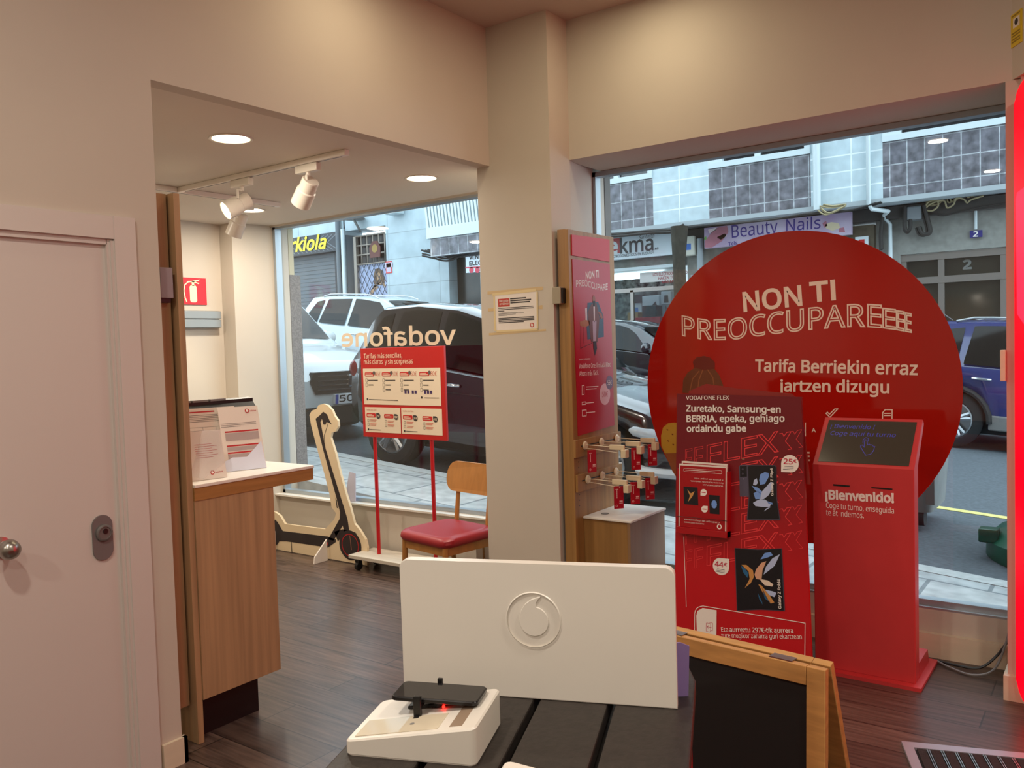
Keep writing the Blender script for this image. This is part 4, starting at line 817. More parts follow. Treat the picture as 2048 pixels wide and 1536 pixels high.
# ---- door mat
t = thing('door_mat', 'black ribbed entrance mat in a metal frame at the bottom right', 'door mat', (-.2, 3.0, 0))
MU = Vector((.945, .326, 0)).normalized(); FMt = Fr((-.6867, 3.4028, 0), MU, Vector((.30, -.95, 0)))
MUp = Vector((0, 0, 1))
def mp(u, v, z): return FMt.O + FMt.U * u + Vector((.35, -.937, 0)) * v + MUp * z
def mbx(m, u0, u1, v0, v1, z0, z1):
    r0 = [mp(u0, v0, z0), mp(u1, v0, z0), mp(u1, v1, z0), mp(u0, v1, z0)]; r1 = [mp(u0, v0, z1), mp(u1, v0, z1), mp(u1, v1, z1), mp(u0, v1, z1)]; m.grid([r0, r1], smooth=False)
m = MB(); mbx(m, 0, 1.2, 0, .045, .001, .012); mbx(m, 0, .035, .045, .8, .001, .012); mbx(m, 1.165, 1.2, .045, .8, .001, .012); mbx(m, 0, 1.2, .8, .845, .001, .012); m.build('frame', mat('mat_frame', (186, 186, 196), .35, metal=.5), t)
m = MB(); mbx(m, .036, 1.164, .046, .799, .0005, .004)
for k in range(24): mbx(m, .045 + k * .0465, .045 + k * .0465 + .03, .05, .79, .004, .011)
m.build('ribs', mat('mat_black', (46, 46, 48), .9, bump=.6, nscale=(300, 300, 300)), t)
m = MB()
for k in range(23): mbx(m, .0775 + k * .0465, .0775 + k * .0465 + .0035, .05, .79, .004, .0125); mbx(m, .0845 + k * .0465, .0845 + k * .0465 + .0035, .05, .79, .004, .0125)
m.build('metal_strips', STEEL, t)
# ---- chalkboard
CH_T = ((-1.165, 2.118), (-.583, 2.056))
cu = Vector((CH_T[1][0] - CH_T[0][0], CH_T[1][1] - CH_T[0][1], 0)).normalized(); cw = .585
t = thing('chalkboard', 'pine framed A-shaped blackboard standing on the floor right of the table', 'chalkboard', (-.88, 2.15, 0))
BLK = mat('blackboard_paint', (20, 17, 16), .75)
cv = Vector((cu.y, -cu.x, 0))          # towards the viewer
def leaf(base, top, name):
    O = Vector((CH_T[0][0], CH_T[0][1], 0)) + cv * base; V = Vector((0, 0, .75)) + cv * (top - base); f = Fr(O, cu, V); hh = V.length
    m = MB(); m.box(0, .047, 0, hh, -.022, 0, fr=f, bev=.002); m.box(cw - .047, cw, 0, hh, -.022, 0, fr=f, bev=.002); m.box(.0475, cw - .0475, hh - .047, hh, -.022, 0, fr=f, bev=.002); m.box(.0475, cw - .0475, .16, .20, -.022, 0, fr=f, bev=.002); fo = m.build(name, PINE, t)
    m = MB(); m.box(.0478, cw - .0478, .201, hh - .0475, -.016, -.007, fr=f); m.build('slate', BLK, fo); return f, hh
f1, h1 = leaf(.03, .0, 'front_frame'); f2, h2 = leaf(-.28, -.032, 'rear_frame')
for u in (.13, .44): m = MB(); m.box(u, u + .06, h1 - .0, h1 + .003, -.05, -.004, fr=f1); m.build('hinge', STEEL, t)
# ---- table with slatted top
td = Vector((-.375, .927, 0)).normalized(); tn = Vector((.927, .375, 0)).normalized()
TB = Fr((0, 0, 0), tn, td)     # u across the slats, v away from the camera
t = thing('table', 'dark slatted table top on a red base in the foreground', 'table', TB.p(-.365, 1.4, 0))
SL = mat('black_stained_slat', (52, 45, 41), .5, noise=.35, nscale=(70, 70, 70), bump=.15)
u0, u1, v0, v1 = -.663, -.062, .72, 1.93
def halfw(u):     # end of the table rounded at both corners
    r = .16; e = min(u - u0, u1 - u); return v1 if e >= r else v1 - r + math.sqrt(max(r * r - (r - e) ** 2, 0))
edges = [u0, u0 + .143, u0 + .150, u0 + .296, u0 + .306, u0 + .450, u0 + .462, u1]
gap = [(-.663, -.513), (-.498, -.3735), (-.3605, -.226), (-.212, -.062)]
for a, b in gap:
    m = MB(); n = 10; us = [a + (b - a) * i / n for i in range(n + 1)]
    m.prism([(u, v0) for u in (a, b)] + [(u, halfw(u)) for u in us[::-1]], TB, .815, .848, bev=.004); m.build('slat', SL, t)
m = MB(); us = [u0 + .012 + (u1 - u0 - .024) * i / 24 for i in range(25)]
m.prism([(us[0], v0 + .02), (us[-1], v0 + .02)] + [(u, halfw(u) - .012) for u in us[::-1]], TB, .002, .775); m.build('base', REDP, t)
m = MB()
m.prism([(us[0] + .004, v0 + .024), (us[-1] - .004, v0 + .024)] + [(min(max(u, us[0] + .004), us[-1] - .004), halfw(u) - .016) for u in us[::-1]], TB, .7755, .8145)
m.build('gap_black', BLACK, t)  # black board added so the gaps between the slats come out dark
# ---- white board with round emblem
zb = .8485
FB = Fr(Vector((-1.208, 1.258, zb)), tn, (0, 0, 1))
t = thing('display_board', 'large white rounded board with an embossed round emblem on the table', 'display board', FB.p(.277, 0, 0))
wB, hB = .556, .272
def rb(w, h, r): return [(0, 0), (w, 0)] + [(w - r + r * math.cos(PI / 2 * i / 6), h - r + r * math.sin(PI / 2 * i / 6)) for i in range(7)] + [(r - r * math.sin(PI / 2 * i / 6), h - r + r * math.cos(PI / 2 * i / 6)) for i in range(7)]
m = MB(); m.prism(rb(wB, hB, .016), FB, -.024, 0, bev=.002); m.build('panel', WHITEM, t)
m = MB(); cc = (.279, .160); R0 = .0545
m.grid([[FB.p(x, y, .0004) for x, y in circ(cc, R0 + .0018, 48)], [FB.p(x, y, .0028) for x, y in circ(cc, R0, 48)], [FB.p(x, y, .0028) for x, y in circ(cc, R0 - .0008, 48)]], caps=False)
q0 = quote(cc, R0 * .98); n_ = len(q0)
q1 = [(cc[0] + (x - cc[0]) * .965, cc[1] - .006 + (y - cc[1] + .006) * .965) for x, y in q0]
m.grid([[FB.p(x, y, .0004) for x, y in q0], [FB.p(x, y, .0026) for x, y in q1]], caps=True, smooth=False)
m.build('emblem', WHITEM, t)
m = MB(); m.box(.10, .11, 0, .18, -.09, -.0245, fr=FB); m.build('rear_foot', WHITEM, t); m = MB(); m.box(.44, .45, 0, .18, -.09, -.0245, fr=FB); m.build('rear_foot', WHITEM, t)
m = MB(); fc = Fr(FB.p(.46, 0, -.035) , Vector((.80, .6, 0)), Vector((.05, -.02, 1))); m.prism([(0, 0), (.118, 0), (.118, .102), (.10, .11), (0, .11)], fc, -.003, 0)
o = tag(m.build('price_card', mat('lilac_print', (150, 128, 190), .5)), 'lilac and white card standing behind the right end of the white board', 'card')
# ---- white phone stand with phone
def pedestal(label):
    t = thing('phone_stand', label, 'phone stand', TB.p(-.62, 1.02, .848), 'white wedge phone stands on the table')
    f = PD
    m = MB(); hL, hR = .026, .066; L = .238; Dp = .172
    r0 = rrect(0, L, 0, Dp, .012, 4)
    def top(x): return hL + (hR - hL) * x / L
    m.grid([[f.p(x, y, .003) for x, y in r0], [f.p(x, y, top(x) - .003) for x, y in r0], [f.p(L / 2 + (x - L / 2) * .978, Dp / 2 + (y - Dp / 2) * .97, top(x)) for x, y in r0]]); 
    m.grid([[f.p(L / 2 + (x - L / 2) * .985, Dp / 2 + (y - Dp / 2) * .98, .0) for x, y in r0], [f.p(L / 2 + (x - L / 2) * .985, Dp / 2 + (y - Dp / 2) * .98, .003) for x, y in r0]])
    b = m.build('wedge', WHITEM, t)
    sl = math.atan2(hR - hL, L); ft = Fr(f.p(0, 0, hL), f.U * math.cos(sl) + f.N * math.sin(sl), f.V)
    m = MB(); m.prism([(.015, .012), (.170, .012), (.170, .075), (.015, .075)], ft, .0002, .0012); pl = m.build('cover_plate', mat('plate_gloss', (226, 214, 190), .08), t)
    m = MB(); m.poly(circ((.112, .042), .0045, 14, ry=.004), ft, .0016); m.build('button', GREY, pl)
    m = MB(); m.prism([(.190, .016), (.213, .016), (.213, .10), (.190, .10)], ft, .0002, .0008); m.build('slot', mat('slot_shade', (150, 128, 108), .7), t)
    return t, f, ft
PD = Fr(Vector((-1.101, .994, .848)), tn, td)
# frame normal must point up
if PD.N.z < 0: PD = Fr(Vector((-1.101, .994, .848)), tn, td)
ps, f, ft = pedestal('white wedge phone stand holding the black phone')
_p = PD.p(.238, 0, 0) - ps.location
dup(ps, (-.775 + _p.x, 1.025 + _p.y, .848), 'second white wedge stand cut off by the bottom edge of the picture', PI)
m = MB(); m.box(.08, .18, .105, .15, .0015, .008, fr=ft, bev=.002); m.build('mount_plate', BLACK, ps)
f0 = f; f = Fr(f0.p(.036, 0, -.012), f0.U, f0.V)
m = MB(); m.tube([f.p(.10, .12, .045), f.p(.10, .12, .076)], .016, 14); cl = m.build('clamp', BLACK, ps)
m = MB(); m.box(.068, .078, .072, .165, .070, .0765, fr=f, bev=.001); m.box(.066, .08, .070, .079, .05, .094, fr=f, bev=.002); m.box(.082, .092, .158, .166, .0705, .093, fr=f, bev=.002); m.lathe([(.001, 0), (.008, 0), (.008, .006), (.004, .007), (.001, .007)], f.p(.073, .0705, .052), -td, 16); m.build('clamp_arm', BLACK, cl)
m = MB(); m.ell(f.p(.115, .096, .068), .003, .003, .003, 0, 10, 6); m.build('indicator_lamp', mat('led_red', (255, 30, 20), .4, emit=(255, 24, 16), es=7), cl)
t = thing('smartphone', 'black smartphone clamped flat above the white phone stand', 'phone', f.p(.1, .11, .08))
m = MB(); rr_ = rrect(.018, .182, .082, .156, .010, 5)
m.grid([[f.p(x, y, .0775) for x, y in rrect(.021, .179, .085, .153, .009, 5)], [f.p(x, y, .0795) for x, y in rr_], [f.p(x, y, .0845) for x, y in rr_], [f.p(x, y, .0862) for x, y in rrect(.0195, .1805, .0835, .1545, .0095, 5)]]); m.build('body', mat('phone_black', (30, 28, 30), .25, metal=.3), t)
m = MB(); m.poly(rrect(.0205, .1795, .0845, .1535, .009, 5), f, .0864); m.build('glass', mat('phone_glass', (22, 20, 22), .06, spec=.7), t)
# ================================================================== STREET
G = .085                                     # the street climbs to the left
def zs(x): return .035 - G * x               # pavement
def zr(x): return -.07 - G * x               # roadway
SIDE = brickmat('pavement_slabs', (172, 172, 170), (156, 160, 160), (112, 118, 120), .62, .6, .012, .7, 'XY', .5, .22, 9)
KERB = mat('kerb_stone', (178, 180, 178), .7, noise=.2, nscale=(20, 20, 20))
ROADM = mat('asphalt', (92, 98, 104), .85, noise=.3, nscale=(30, 30, 30), bump=.3)
def slope(m, x0, x1, y0, y1, zf, th=.1):
    m.grid([[(x0, y0, zf(x0) - th), (x1, y0, zf(x1) - th), (x1, y1, zf(x1) - th), (x0, y1, zf(x0) - th)], [(x0, y0, zf(x0)), (x1, y0, zf(x1)), (x1, y1, zf(x1)), (x0, y1, zf(x0))]], smooth=False)
m = MB(); slope(m, -6.1, -.36, 4.62, 4.755, zs, .1); slope(m, -28, 8, 4.755, 5.55, zs, .4); m.build('pavement', SIDE)['kind'] = 'structure'
m = MB(); slope(m, -28, 8, 5.55, 5.69, lambda x: zs(x) + .004, .4); m.build('kerb', KERB)['kind'] = 'structure'
m = MB(); slope(m, -28, 8, 5.69, 14.15, zr, .3); m.build('road', ROADM)['kind'] = 'structure'
m = MB(); slope(m, -28, 8, 14.15, 14.98, zs, .4); m.build('pavement', SIDE)['kind'] = 'structure'
m = MB(); slope(m, -3.0, 4, 8.04, 8.15, lambda x: zr(x) + .004, .003); tag(m.build('road_line', mat('yellow_paint', (226, 210, 130), .7, noise=.2, nscale=(30, 30, 30))), 'pale yellow line painted on the road beyond the bins', 'road marking')
GRAN = mat('granite', (136, 130, 128), .6, noise=.45, nscale=(90, 90, 90))
t = thing('granite_pillar', 'speckled granite pillar outside at the left edge of the left window', 'pillar', (-5.62, 4.66, .3))
B('shaft', t, GRAN, (-6.1, -5.56, 4.625, 4.735, .55, 2.19)); B('capital', t, mat('reflection_beige', (196, 186, 158), .7), (-6.1, -5.56, 4.625, 4.675, 2.191, 2.62))  # beige top block is a reflection in the pane, built as a solid piece
CLAD = mat('sky_block_cladding', (112, 106, 100), .6, noise=.3, nscale=(6, 6, 6))
m = MB(); m.box(-12, 6, 4.63, 4.75, 2.63, 10); m.box(-12, -6.1, 4.63, 4.75, .3, 2.63); m.box(-.35, 6, 4.63, 4.75, -.4, 2.63); m.box(-3.0, -2.6, 4.63, 4.70, .1, 2.63)  # unseen outer cladding, added dark to block sky and darken car reflections
o = m.build('wall_outside', CLAD); o['kind'] = 'structure'
# ---------------- cars
RUB = mat('tyre_rubber', (34, 34, 36), .8); CGLASS = mat('car_glass', (10, 13, 15), .05, spec=.28); CHROME = mat('chrome', (216, 220, 224), .12, metal=1); ALLOY = mat('alloy_rim', (178, 182, 186), .3, metal=.8); TRIMB = mat('car_trim_black', (30, 31, 33), .5)
HEADL = mat('headlamp_glass', (196, 206, 214), .08, spec=.8); TAILR = mat('tail_lamp_red', (150, 16, 34), .15)
SUV = [(0, .52, .92, .97, .70, .58), (.07, .40, 1.0, 1.12, .82, .66), (.20, .34, 1.03, 1.36, .86, .66), (.42, .30, 1.05, 1.60, .885, .63), (1.0, .27, 1.04, 1.645, .90, .625), (1.9, .27, 1.02, 1.66, .90, .625), (2.45, .27, 1.0, 1.62, .90, .62), (2.75, .27, .99, 1.50, .90, .66), (3.32, .28, .97, 1.03, .895, .74), (3.85, .30, .93, .97, .875, .72), (4.2, .34, .84, .88, .83, .68), (4.36, .42, .70, .74, .74, .62)]
HATCH = [(0, .50, .92, .97, .70, .58), (.06, .38, 1.0, 1.12, .82, .68), (.20, .30, 1.02, 1.40, .86, .68), (.34, .26, 1.03, 1.54, .875, .66), (.8, .24, 1.02, 1.59, .88, .65), (1.3, .24, .99, 1.57, .88, .65), (1.72, .24, .96, 1.48, .88, .66), (2.48, .24, .92, .98, .88, .76), (2.95, .24, .87, .93, .88, .76), (3.40, .26, .77, .84, .85, .74), (3.62, .30, .68, .75, .80, .70), (3.74, .36, .58, .64, .72, .62)]
SEDAN = [(0, .46, .86, .90, .72, .6), (.06, .36, .96, 1.0, .82, .68), (.6, .26, .98, 1.04, .86, .72), (1.25, .24, .97, 1.36, .88, .62), (1.7, .23, .96, 1.42, .89, .6), (2.3, .23, .94, 1.40, .89, .6), (2.6, .23, .93, 1.33, .89, .62), (3.35, .23, .90, .94, .885, .74), (4.0, .25, .84, .88, .86, .72), (4.4, .28, .74, .78, .82, .68), (4.56, .36, .62, .66, .74, .6)]
def car(label, prof, x_rear, y_near, paint, wheels, wr, win, ws, rear=True, rails=False, extras=None, lift=0.0):
    """a car facing +X: profile rows are (x, underside, belt, roof, half width, roof half width)"""
    th = math.atan(G); ym = y_near + max(p[4] for p in prof); L = prof[-1][0]
    t = thing('car', label, 'car', (x_rear + L / 2, ym, zr(x_rear + L / 2)))
    Mx = Matrix.Translation((x_rear, ym, zr(x_rear) + lift)) @ Matrix.Rotation(th, 4, 'Y')
    def at(x):
        for p, q in zip(prof, prof[1:]):
            if x <= q[0]:
                f = (x - p[0]) / (q[0] - p[0]); return [p[i] + (q[i] - p[i]) * f for i in range(6)]
        return list(prof[-1])
    def side(x, tt, off=0.0):      # tt 0 belt .. 1 roof edge, near side (-y)
        _, zl, zb, z2, w, w2 = at(x); return (x, -(w * .985 + (w2 - w * .985) * tt) - off, zb + (z2 - .03 - zb) * tt)
    rings = []
    xs = sorted({p[0] for p in prof} | {a for k in range(40) for a in [L * k / 40]})
    for x in xs:
        _, zl, zb, z2, w, w2 = at(x); zm = zl + (zb - zl) * .45
        h = [(w * .86, zl), (w * .97, zl + .08), (w, zm), (w * .985, zb - .02), (w * .96, zb + .012), (w2 + .01, z2 - .035), (w2 * .93, z2 - .006), (w2 * .5, z2 + .012)]
        rings.append([(x, -a, b) for a, b in h] + [(x, a, b) for a, b in h[::-1]])
    m = MB(); m.M = Mx; m.grid(rings); body = m.build('body', paint, t, 35)
    cut = MB(); cut.M = Mx
    for wx in wheels: cut.lathe([(wr + .055, -1.2), (wr + .055, 1.2)], (wx, 0, wr), (0, 1, 0), 40)
    co = cut.build('cut', paint); md = body.modifiers.new('b', 'BOOLEAN'); md.object = co; md.operation = 'DIFFERENCE'; md.solver = 'EXACT'
    dg = bpy.context.evaluated_depsgraph_get(); nm = bpy.data.meshes.new_from_object(body.evaluated_get(dg)); body.modifiers.clear(); body.data = nm
    if not nm.materials: nm.materials.append(paint)
    bpy.data.objects.remove(co)
    m = MB(); m.M = Mx
    W0 = max(p[4] for p in prof)
    for wx in wheels: m.box(wx - wr - .08, wx + wr + .08, -W0 + .24, W0 - .24, .22, .75 if wr < .36 else .8)
    m.box(wheels[0], wheels[1], -W0 + .2, W0 - .2, .2, .34); m.build('underbody', TRIMB, t)
    for wx in wheels:
        for sgn in (-1, 1):
            m = MB(); m.M = Mx; O = (wx, sgn * (W0 - .2), wr); A = (0, sgn, 0)
            m.lathe([(wr * .66, -.02), (wr * .86, -.02), (wr, .02), (wr, .17), (wr * .93, .19), (wr * .70, .188), (wr * .66, .17)], O, A, 40, caps=False); wo = m.build('wheel', RUB, t)
            m = MB(); m.M = Mx; m.lathe([(wr * .665, .178), (wr * .62, .185), (wr * .60, .16), (wr * .60, .06), (.001, .06)], O, A, 36, caps=False)
            m.lathe([(.001, .165), (wr * .16, .165), (wr * .2, .15), (wr * .2, .07)], O, A, 18, caps=False)
            for k in range(5):
                a = 2 * PI * k / 5 + .3
                for o in (-.11, .11):
                    d0 = Vector((math.cos(a), 0, math.sin(a))); d1 = Vector((math.cos(a + o * 1.4), 0, math.sin(a + o * 1.4))); yy = sgn * (W0 - .2 + .155)
                    m.tube([Vector((wx, yy, wr)) + d0 * wr * .12, Vector((wx, yy, wr)) + d1 * wr * .62], [.035, .024], 6)
            m.build('rim', ALLOY, wo)
    # side windows
    for sgn in (1, -1):
        for pts in win:
            m = MB(); m.M = Mx; xa = min(p[0] for p in pts); xb = max(p[0] for p in pts); rg = []
            for i in range(13):
                x = xa + .002 + (xb - xa - .004) * i / 12; ts = []
                for (x0, t0), (x1, t1) in zip(pts, pts[1:] + pts[:1]):
                    if (x0 - x) * (x1 - x) <= 0 and abs(x1 - x0) > 1e-6: ts.append(t0 + (t1 - t0) * (x - x0) / (x1 - x0))
                lo, hi = min(ts), max(ts); rg.append([side(x, lo + (hi - lo) * j / 4, .011) for j in range(5)])
            rg = [[(a, b * sgn, c) for a, b, c in r] for r in rg]
            m.grid(rg, close=False, caps=False); m.build('side_window', CGLASS, t)
    def topq(xa, xb, name, k=.9):
        m = MB(); m.M = Mx; rg = []
        for i in range(5):
            x = xa + (xb - xa) * i / 4; _, zl, zb, z2, w, w2 = at(x); rg.append([(x, y * w2, z2 + .016 + (-.012 if abs(y) > .8 else 0) + (.008 if x > L / 2 else 0)) for y in (-.92, -.5, 0, .5, .92)])
        m.grid(rg, close=False, caps=False); return m.build(name, CGLASS, t)
    topq(ws[0], ws[1], 'windscreen')
    # lamps
    for sgn in (1, -1):
        m = MB(); m.M = Mx; hx = L - .24; _, zl, zb, z2, w, w2 = at(hx)
        m.grid([[(hx + dx * ca - .10 * sa * 0, -sgn * (w - .085 - dx * .32 + .10 * sa * 0 + rr * math.cos(2 * PI * k / 14)), zb - .105 + dx * -.10 + rr * .72 * math.sin(2 * PI * k / 14)) for k in range(14)] for dx, rr, ca, sa in ((-.26, .02, 1, 0), (-.2, .07, 1, 0), (-.05, .10, 1, 0), (.1, .10, 1, 0), (.18, .07, 1, 0), (.205, .02, 1, 0))]); m.build('headlight', HEADL, t)
        m = MB(); m.M = Mx; m.ell((.10, -sgn * (at(.10)[4] - .05), .90), .10, .065, .10 if rear else .06); m.build('tail_light', TAILR, t)
        m = MB(); m.M = Mx; mx = ws[1] - .38; _, zl, zb, z2, w, w2 = at(mx)
        m.ell((mx, -sgn * (w + .09), zb + .10), .07, .12, .085); m.box(mx - .02, mx + .03, -sgn * (w - .03), -sgn * (w + .05), zb + .03, zb + .07); m.build('mirror', paint, t)
    for hx in [p for p in ((win[-1][0][0] + .12), (win[-2][0][0] + .12 if len(win) > 2 else None)) if p]:
        m = MB(); m.M = Mx; _, zl, zb, z2, w, w2 = at(hx); m.tube([(hx, -w - .0, zb - .13), (hx + .03, -w - .03, zb - .13), (hx + .17, -w - .03, zb - .135), (hx + .2, -w - .0, zb - .135)], .016, 8); m.build('door_handle', CHROME, t)
    if rails:
        for sgn in (1, -1):
            m = MB(); m.M = Mx; pts = [(x, sgn * (at(x)[5] - .03), at(x)[3] + (.0 if x in (rails[0], rails[1]) else .035)) for x in [rails[0]] + [rails[0] + (rails[1] - rails[0]) * k / 8 for k in range(1, 8)] + [rails[1]]]
            m.tube(pts, .013, 8); m.build('roof_rail', mat('rail_grey', (196, 200, 202), .3, metal=.7), t)
    if extras: extras(t, Mx, at)
    return t
def front_extras(plate, grille):
    def f(t, Mx, at):
        L = 4.36
        fr = Fr(Mx @ Vector((L + .012, 0, .0)), Mx.to_3x3() @ Vector((0, 1, 0)), Mx.to_3x3() @ Vector((0, 0, 1)))
        m = MB(); m.prism([(-.52, .56), (.52, .56), (.60, .70), (.56, .80), (-.56, .80), (-.60, .70)], fr, -.06, .0); g = m.build('grille', TRIMB, t)
        m = MB()
        for k in range(4): m.box(-.5, .5, .60 + .05 * k, .612 + .05 * k, 0, .008, fr=fr)
        m.box(-.07, .07, .63, .77, .0, .018, fr=fr, bev=.02); m.build('grille_bar', CHROME, g)
        m = MB(); m.prism([(-.62, .22), (.62, .22), (.7, .36), (.5, .42), (-.5, .42), (-.7, .36)], fr, -.12, -.01); m.build('lower_grille', TRIMB, t)
        m = MB(); m.box(-.26, .26, .44, .55, -.03, .022, fr=fr, bev=.004); pl = m.build('number_plate', mat('plate_white', (232, 236, 240), .4), t)
        m = MB(); letters(m, fr, plate, (-.20, .465), (.24, .465), h=.072, bold=.015, n=.0228, m=0); m.poly([(-.258, .442), (-.215, .442), (-.215, .548), (-.258, .548)], fr, .0226, 1); m.build('plate_number', [INK, mat('plate_blue', (40, 70, 170), .4)], pl)
    return f
PW = mat('car_white', (204, 210, 212), .25, coat=.6); PS = mat('car_pearl', (190, 202, 208), .25, coat=.8); PK = mat('car_black', (32, 17, 22), .16, coat=1); PB = mat('car_black_sedan', (20, 22, 28), .14, coat=1); PN = mat('car_navy', (28, 40, 104), .18, coat=1)
SW = [[(.35, .10), (.60, .86), (.82, .90), (.80, .08)], [(.86, .07), (.88, .92), (1.62, .95), (1.62, .05)], [(1.72, .05), (1.72, .95), (2.40, .92), (2.62, .72), (2.88, .12), (2.86, .05)]]
car('white estate car with roof rails parked across the street, seen through the left window', SUV, -14.55, 12.0, PS, (.78, 3.42), .35, SW, (2.56, 3.26), rails=(.7, 2.3))
car('white car facing right with a chrome grille, parked behind the dark car', SUV, -7.10 - 4.36, 5.78, PW, (.78, 3.42), .34, SW, (2.56, 3.26), extras=front_extras('5075', 1))
HW = [[(.22, .12), (.38, .84), (.52, .90), (.52, .08)], [(.58, .07), (.60, .92), (1.12, .95), (1.12, .05)], [(1.20, .05), (1.20, .95), (1.68, .92), (1.90, .70), (2.20, .12), (2.18, .05)]]
def van_x(t, Mx, at):
    m = MB(); m.M = Mx
    m.tube([(x, -at(x)[4] * .985 - .012, at(x)[2] - .005) for x in (.25, .7, 1.2, 1.7, 2.2)], .010, 6); m.build('window_trim', CHROME, t)
    m = MB(); m.M = Mx; m.tube([(2.98, -.80, .36), (3.4, -.82, .33), (3.66, -.74, .33), (3.77, -.5, .34), (3.8, 0, .34), (3.77, .5, .34)], .045, 8); m.build('bumper_lip', mat('lip_white', (214, 222, 226), .3), t)
    m = MB(); m.M = Mx; m.box(3.70, 3.765, -.56, .56, .40, .55, bev=.02); m.build('lower_grille', TRIMB, t)
    m = MB(); m.M = Mx; m.tube([(x, -at(x)[4] - .004, .78 - .05 * (x < .6)) for x in (.4, 1, 1.6, 2.2, 2.7)], .006, 6); m.build('door_crease', TRIMB, t)
car('dark wine car parked nearest outside, behind the tariff board and column', HATCH, -6.52, 6.0, PK, (.66, 3.02), .33, HW, (1.80, 2.42), extras=van_x)
SDW = [[(.95, .12), (1.28, .80), (1.36, .84), (1.34, .08)], [(1.42, .08), (1.48, .90), (1.95, .94), (1.95, .06)], [(2.03, .06), (2.03, .94), (2.45, .90), (2.62, .74), (2.98, .12), (2.96, .06)]]
car('black saloon parked across the street beyond the red poster stand', SEDAN, -9.05, 12.05, PB, (.85, 3.6), .33, SDW, (2.66, 3.30))
def ant(t, Mx, at):
    m = MB(); m.M = Mx; m.tube([(.55, .1, 1.63), (.22, .1, 1.86)], .008, 6); m.build('antenna', GREY, t)
    for sgn in (1, -1):
        for wx in (.78, 3.42):
            m = MB(); m.M = Mx; m.tube([(wx + .43 * math.cos(a), -sgn * .905, .35 + .43 * math.sin(a)) for a in [PI * k / 12 for k in range(13)]], .035, 8); m.build('arch_trim', TRIMB, t)
    m = MB(); m.M = Mx; m.box(1.20, 3.0, -.908, -.86, .27, .46, bev=.02); m.build('sill_trim', GREY, t)
car('navy blue car across the street at the right of the red disc, rear end left', SUV, -2.62, 12.1, PN, (.78, 3.42), .36, SW, (2.56, 3.26), rails=(.7, 2.3), extras=ant)
# ---------------- bins
t = thing('rubbish_container', 'grey rubbish container on the road behind the ticket kiosk', 'bin', (-1.56, 7.4, zr(-1.6)))
m = MB(); f = Fr((-1.56, 7.4, zr(-1.6)), (1, 0, 0), (0, 1, 0)); bx = rrect(-.42, .42, -.4, .4, .08, 4)
m.grid([[f.p(x * .86, y * .86, .12) for x, y in bx], [f.p(x, y, .95) for x, y in bx], [f.p(x * 1.04, y * 1.04, 1.0) for x, y in bx], [f.p(x * .9, y * .9, 1.12) for x, y in bx]]); m.build('body', mat('bin_grey', (138, 140, 138), .5, noise=.2, nscale=(6, 6, 6)), t)
for x in (-.28, .28):
    m = MB(); m.lathe([(.001, -.03), (.07, -.03), (.07, .03), (.001, .03)], (-1.56 + x, 7.12, zr(-1.6) + .075), (1, 0, 0), 16); m.build('wheel', RUB, t)
m = MB(); m.box(-.40, -.34, -.435, -.40, .2, .92, fr=f); m.box(.34, .40, -.435, -.40, .2, .92, fr=f); m.build('rib', mat('bin_rib', (110, 104, 100), .5), t)
t = thing('bottle_bank', 'dark green recycling bin on the road at the right edge of the window', 'bin', (-.36, 6.75, zr(-.4)))
zb2 = zr(-.36) + .01; GRN = mat('bin_green', (22, 84, 62), .35)
m = MB(); m.lathe([(.001, 0), (.56, 0), (.58, .03), (.58, .14), (.50, .22), (.45, .24)], (-.22, 6.82, zb2), (0, 0, 1), 40); m.build('base', GRN, t)
m = MB(); m.lathe([(.45, .24), (.44, .6), (.40, 1.1), (.33, 1.45), (.2, 1.65), (.001, 1.72)], (-.22, 6.82, zb2), (0, 0, 1), 40, caps=False); m.build('body', mat('bin_dark_green', (20, 66, 56), .35), t)
m = MB(); m.box(-.82, -.70, 6.55, 6.66, zb2 + .14, zb2 + .235, bev=.01); m.build('lifting_lug', GRN, t)
# ---------------- buildings across the street
FU = Fr((0, 15.0, 0)); FGD = Fr((0, 15.55, 0))
GT = brickmat('grey_marble_tile', (104, 104, 112), (116, 114, 120), (172, 176, 180), .26, .36, .009, .35, 'XZ', 0, .5, 7)
WT = brickmat('white_glazed_tile', (190, 206, 212), (196, 212, 218), (232, 240, 242), .62, .27, .012, .35, 'XZ', 0, .12, 5)
MT = brickmat('white_marble_panel', (164, 181, 188), (174, 190, 197), (140, 154, 160), 1.6, .62, .010, .4, 'XZ', 0, .12, 3)
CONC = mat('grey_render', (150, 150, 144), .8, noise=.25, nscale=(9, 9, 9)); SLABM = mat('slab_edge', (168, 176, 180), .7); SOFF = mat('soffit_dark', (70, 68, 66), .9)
BROWNP = mat('brown_stone', (92, 82, 64), .7, noise=.4, nscale=(14, 14, 14)); UPW = mat('upvc_white', (206, 217, 220), .4); DARKG = mat('dark_glass', (26, 28, 32), .06, spec=.8); DOORGL = mat('door_glass', (44, 42, 36), .08, spec=.7); ALUF = mat('alu_frame', (150, 142, 136), .35, metal=.6)
X = lambda px, py, f=FU: f.at(px, py)[0]
ZZ = lambda px, py, f=FU: f.at(px, py)[1]
ub = thing('apartment_building', 'tiled apartment block over the shops across the street', 'building', (-4, 15, 0))
zs0 = 3.80
xs_ = [X(1165, 440), X(1307, 440), X(1418, 420), X(1622, 400), X(1766, 380)]
m = MB(); m.box(-10.3, xs_[0], 15.0, 15.6, zs0, 9); m.box(xs_[1], xs_[2], 15.0, 15.6, zs0, 9); m.box(xs_[3], xs_[4], 15.0, 15.6, zs0, 9); m.build('white_tiles', WT, ub)
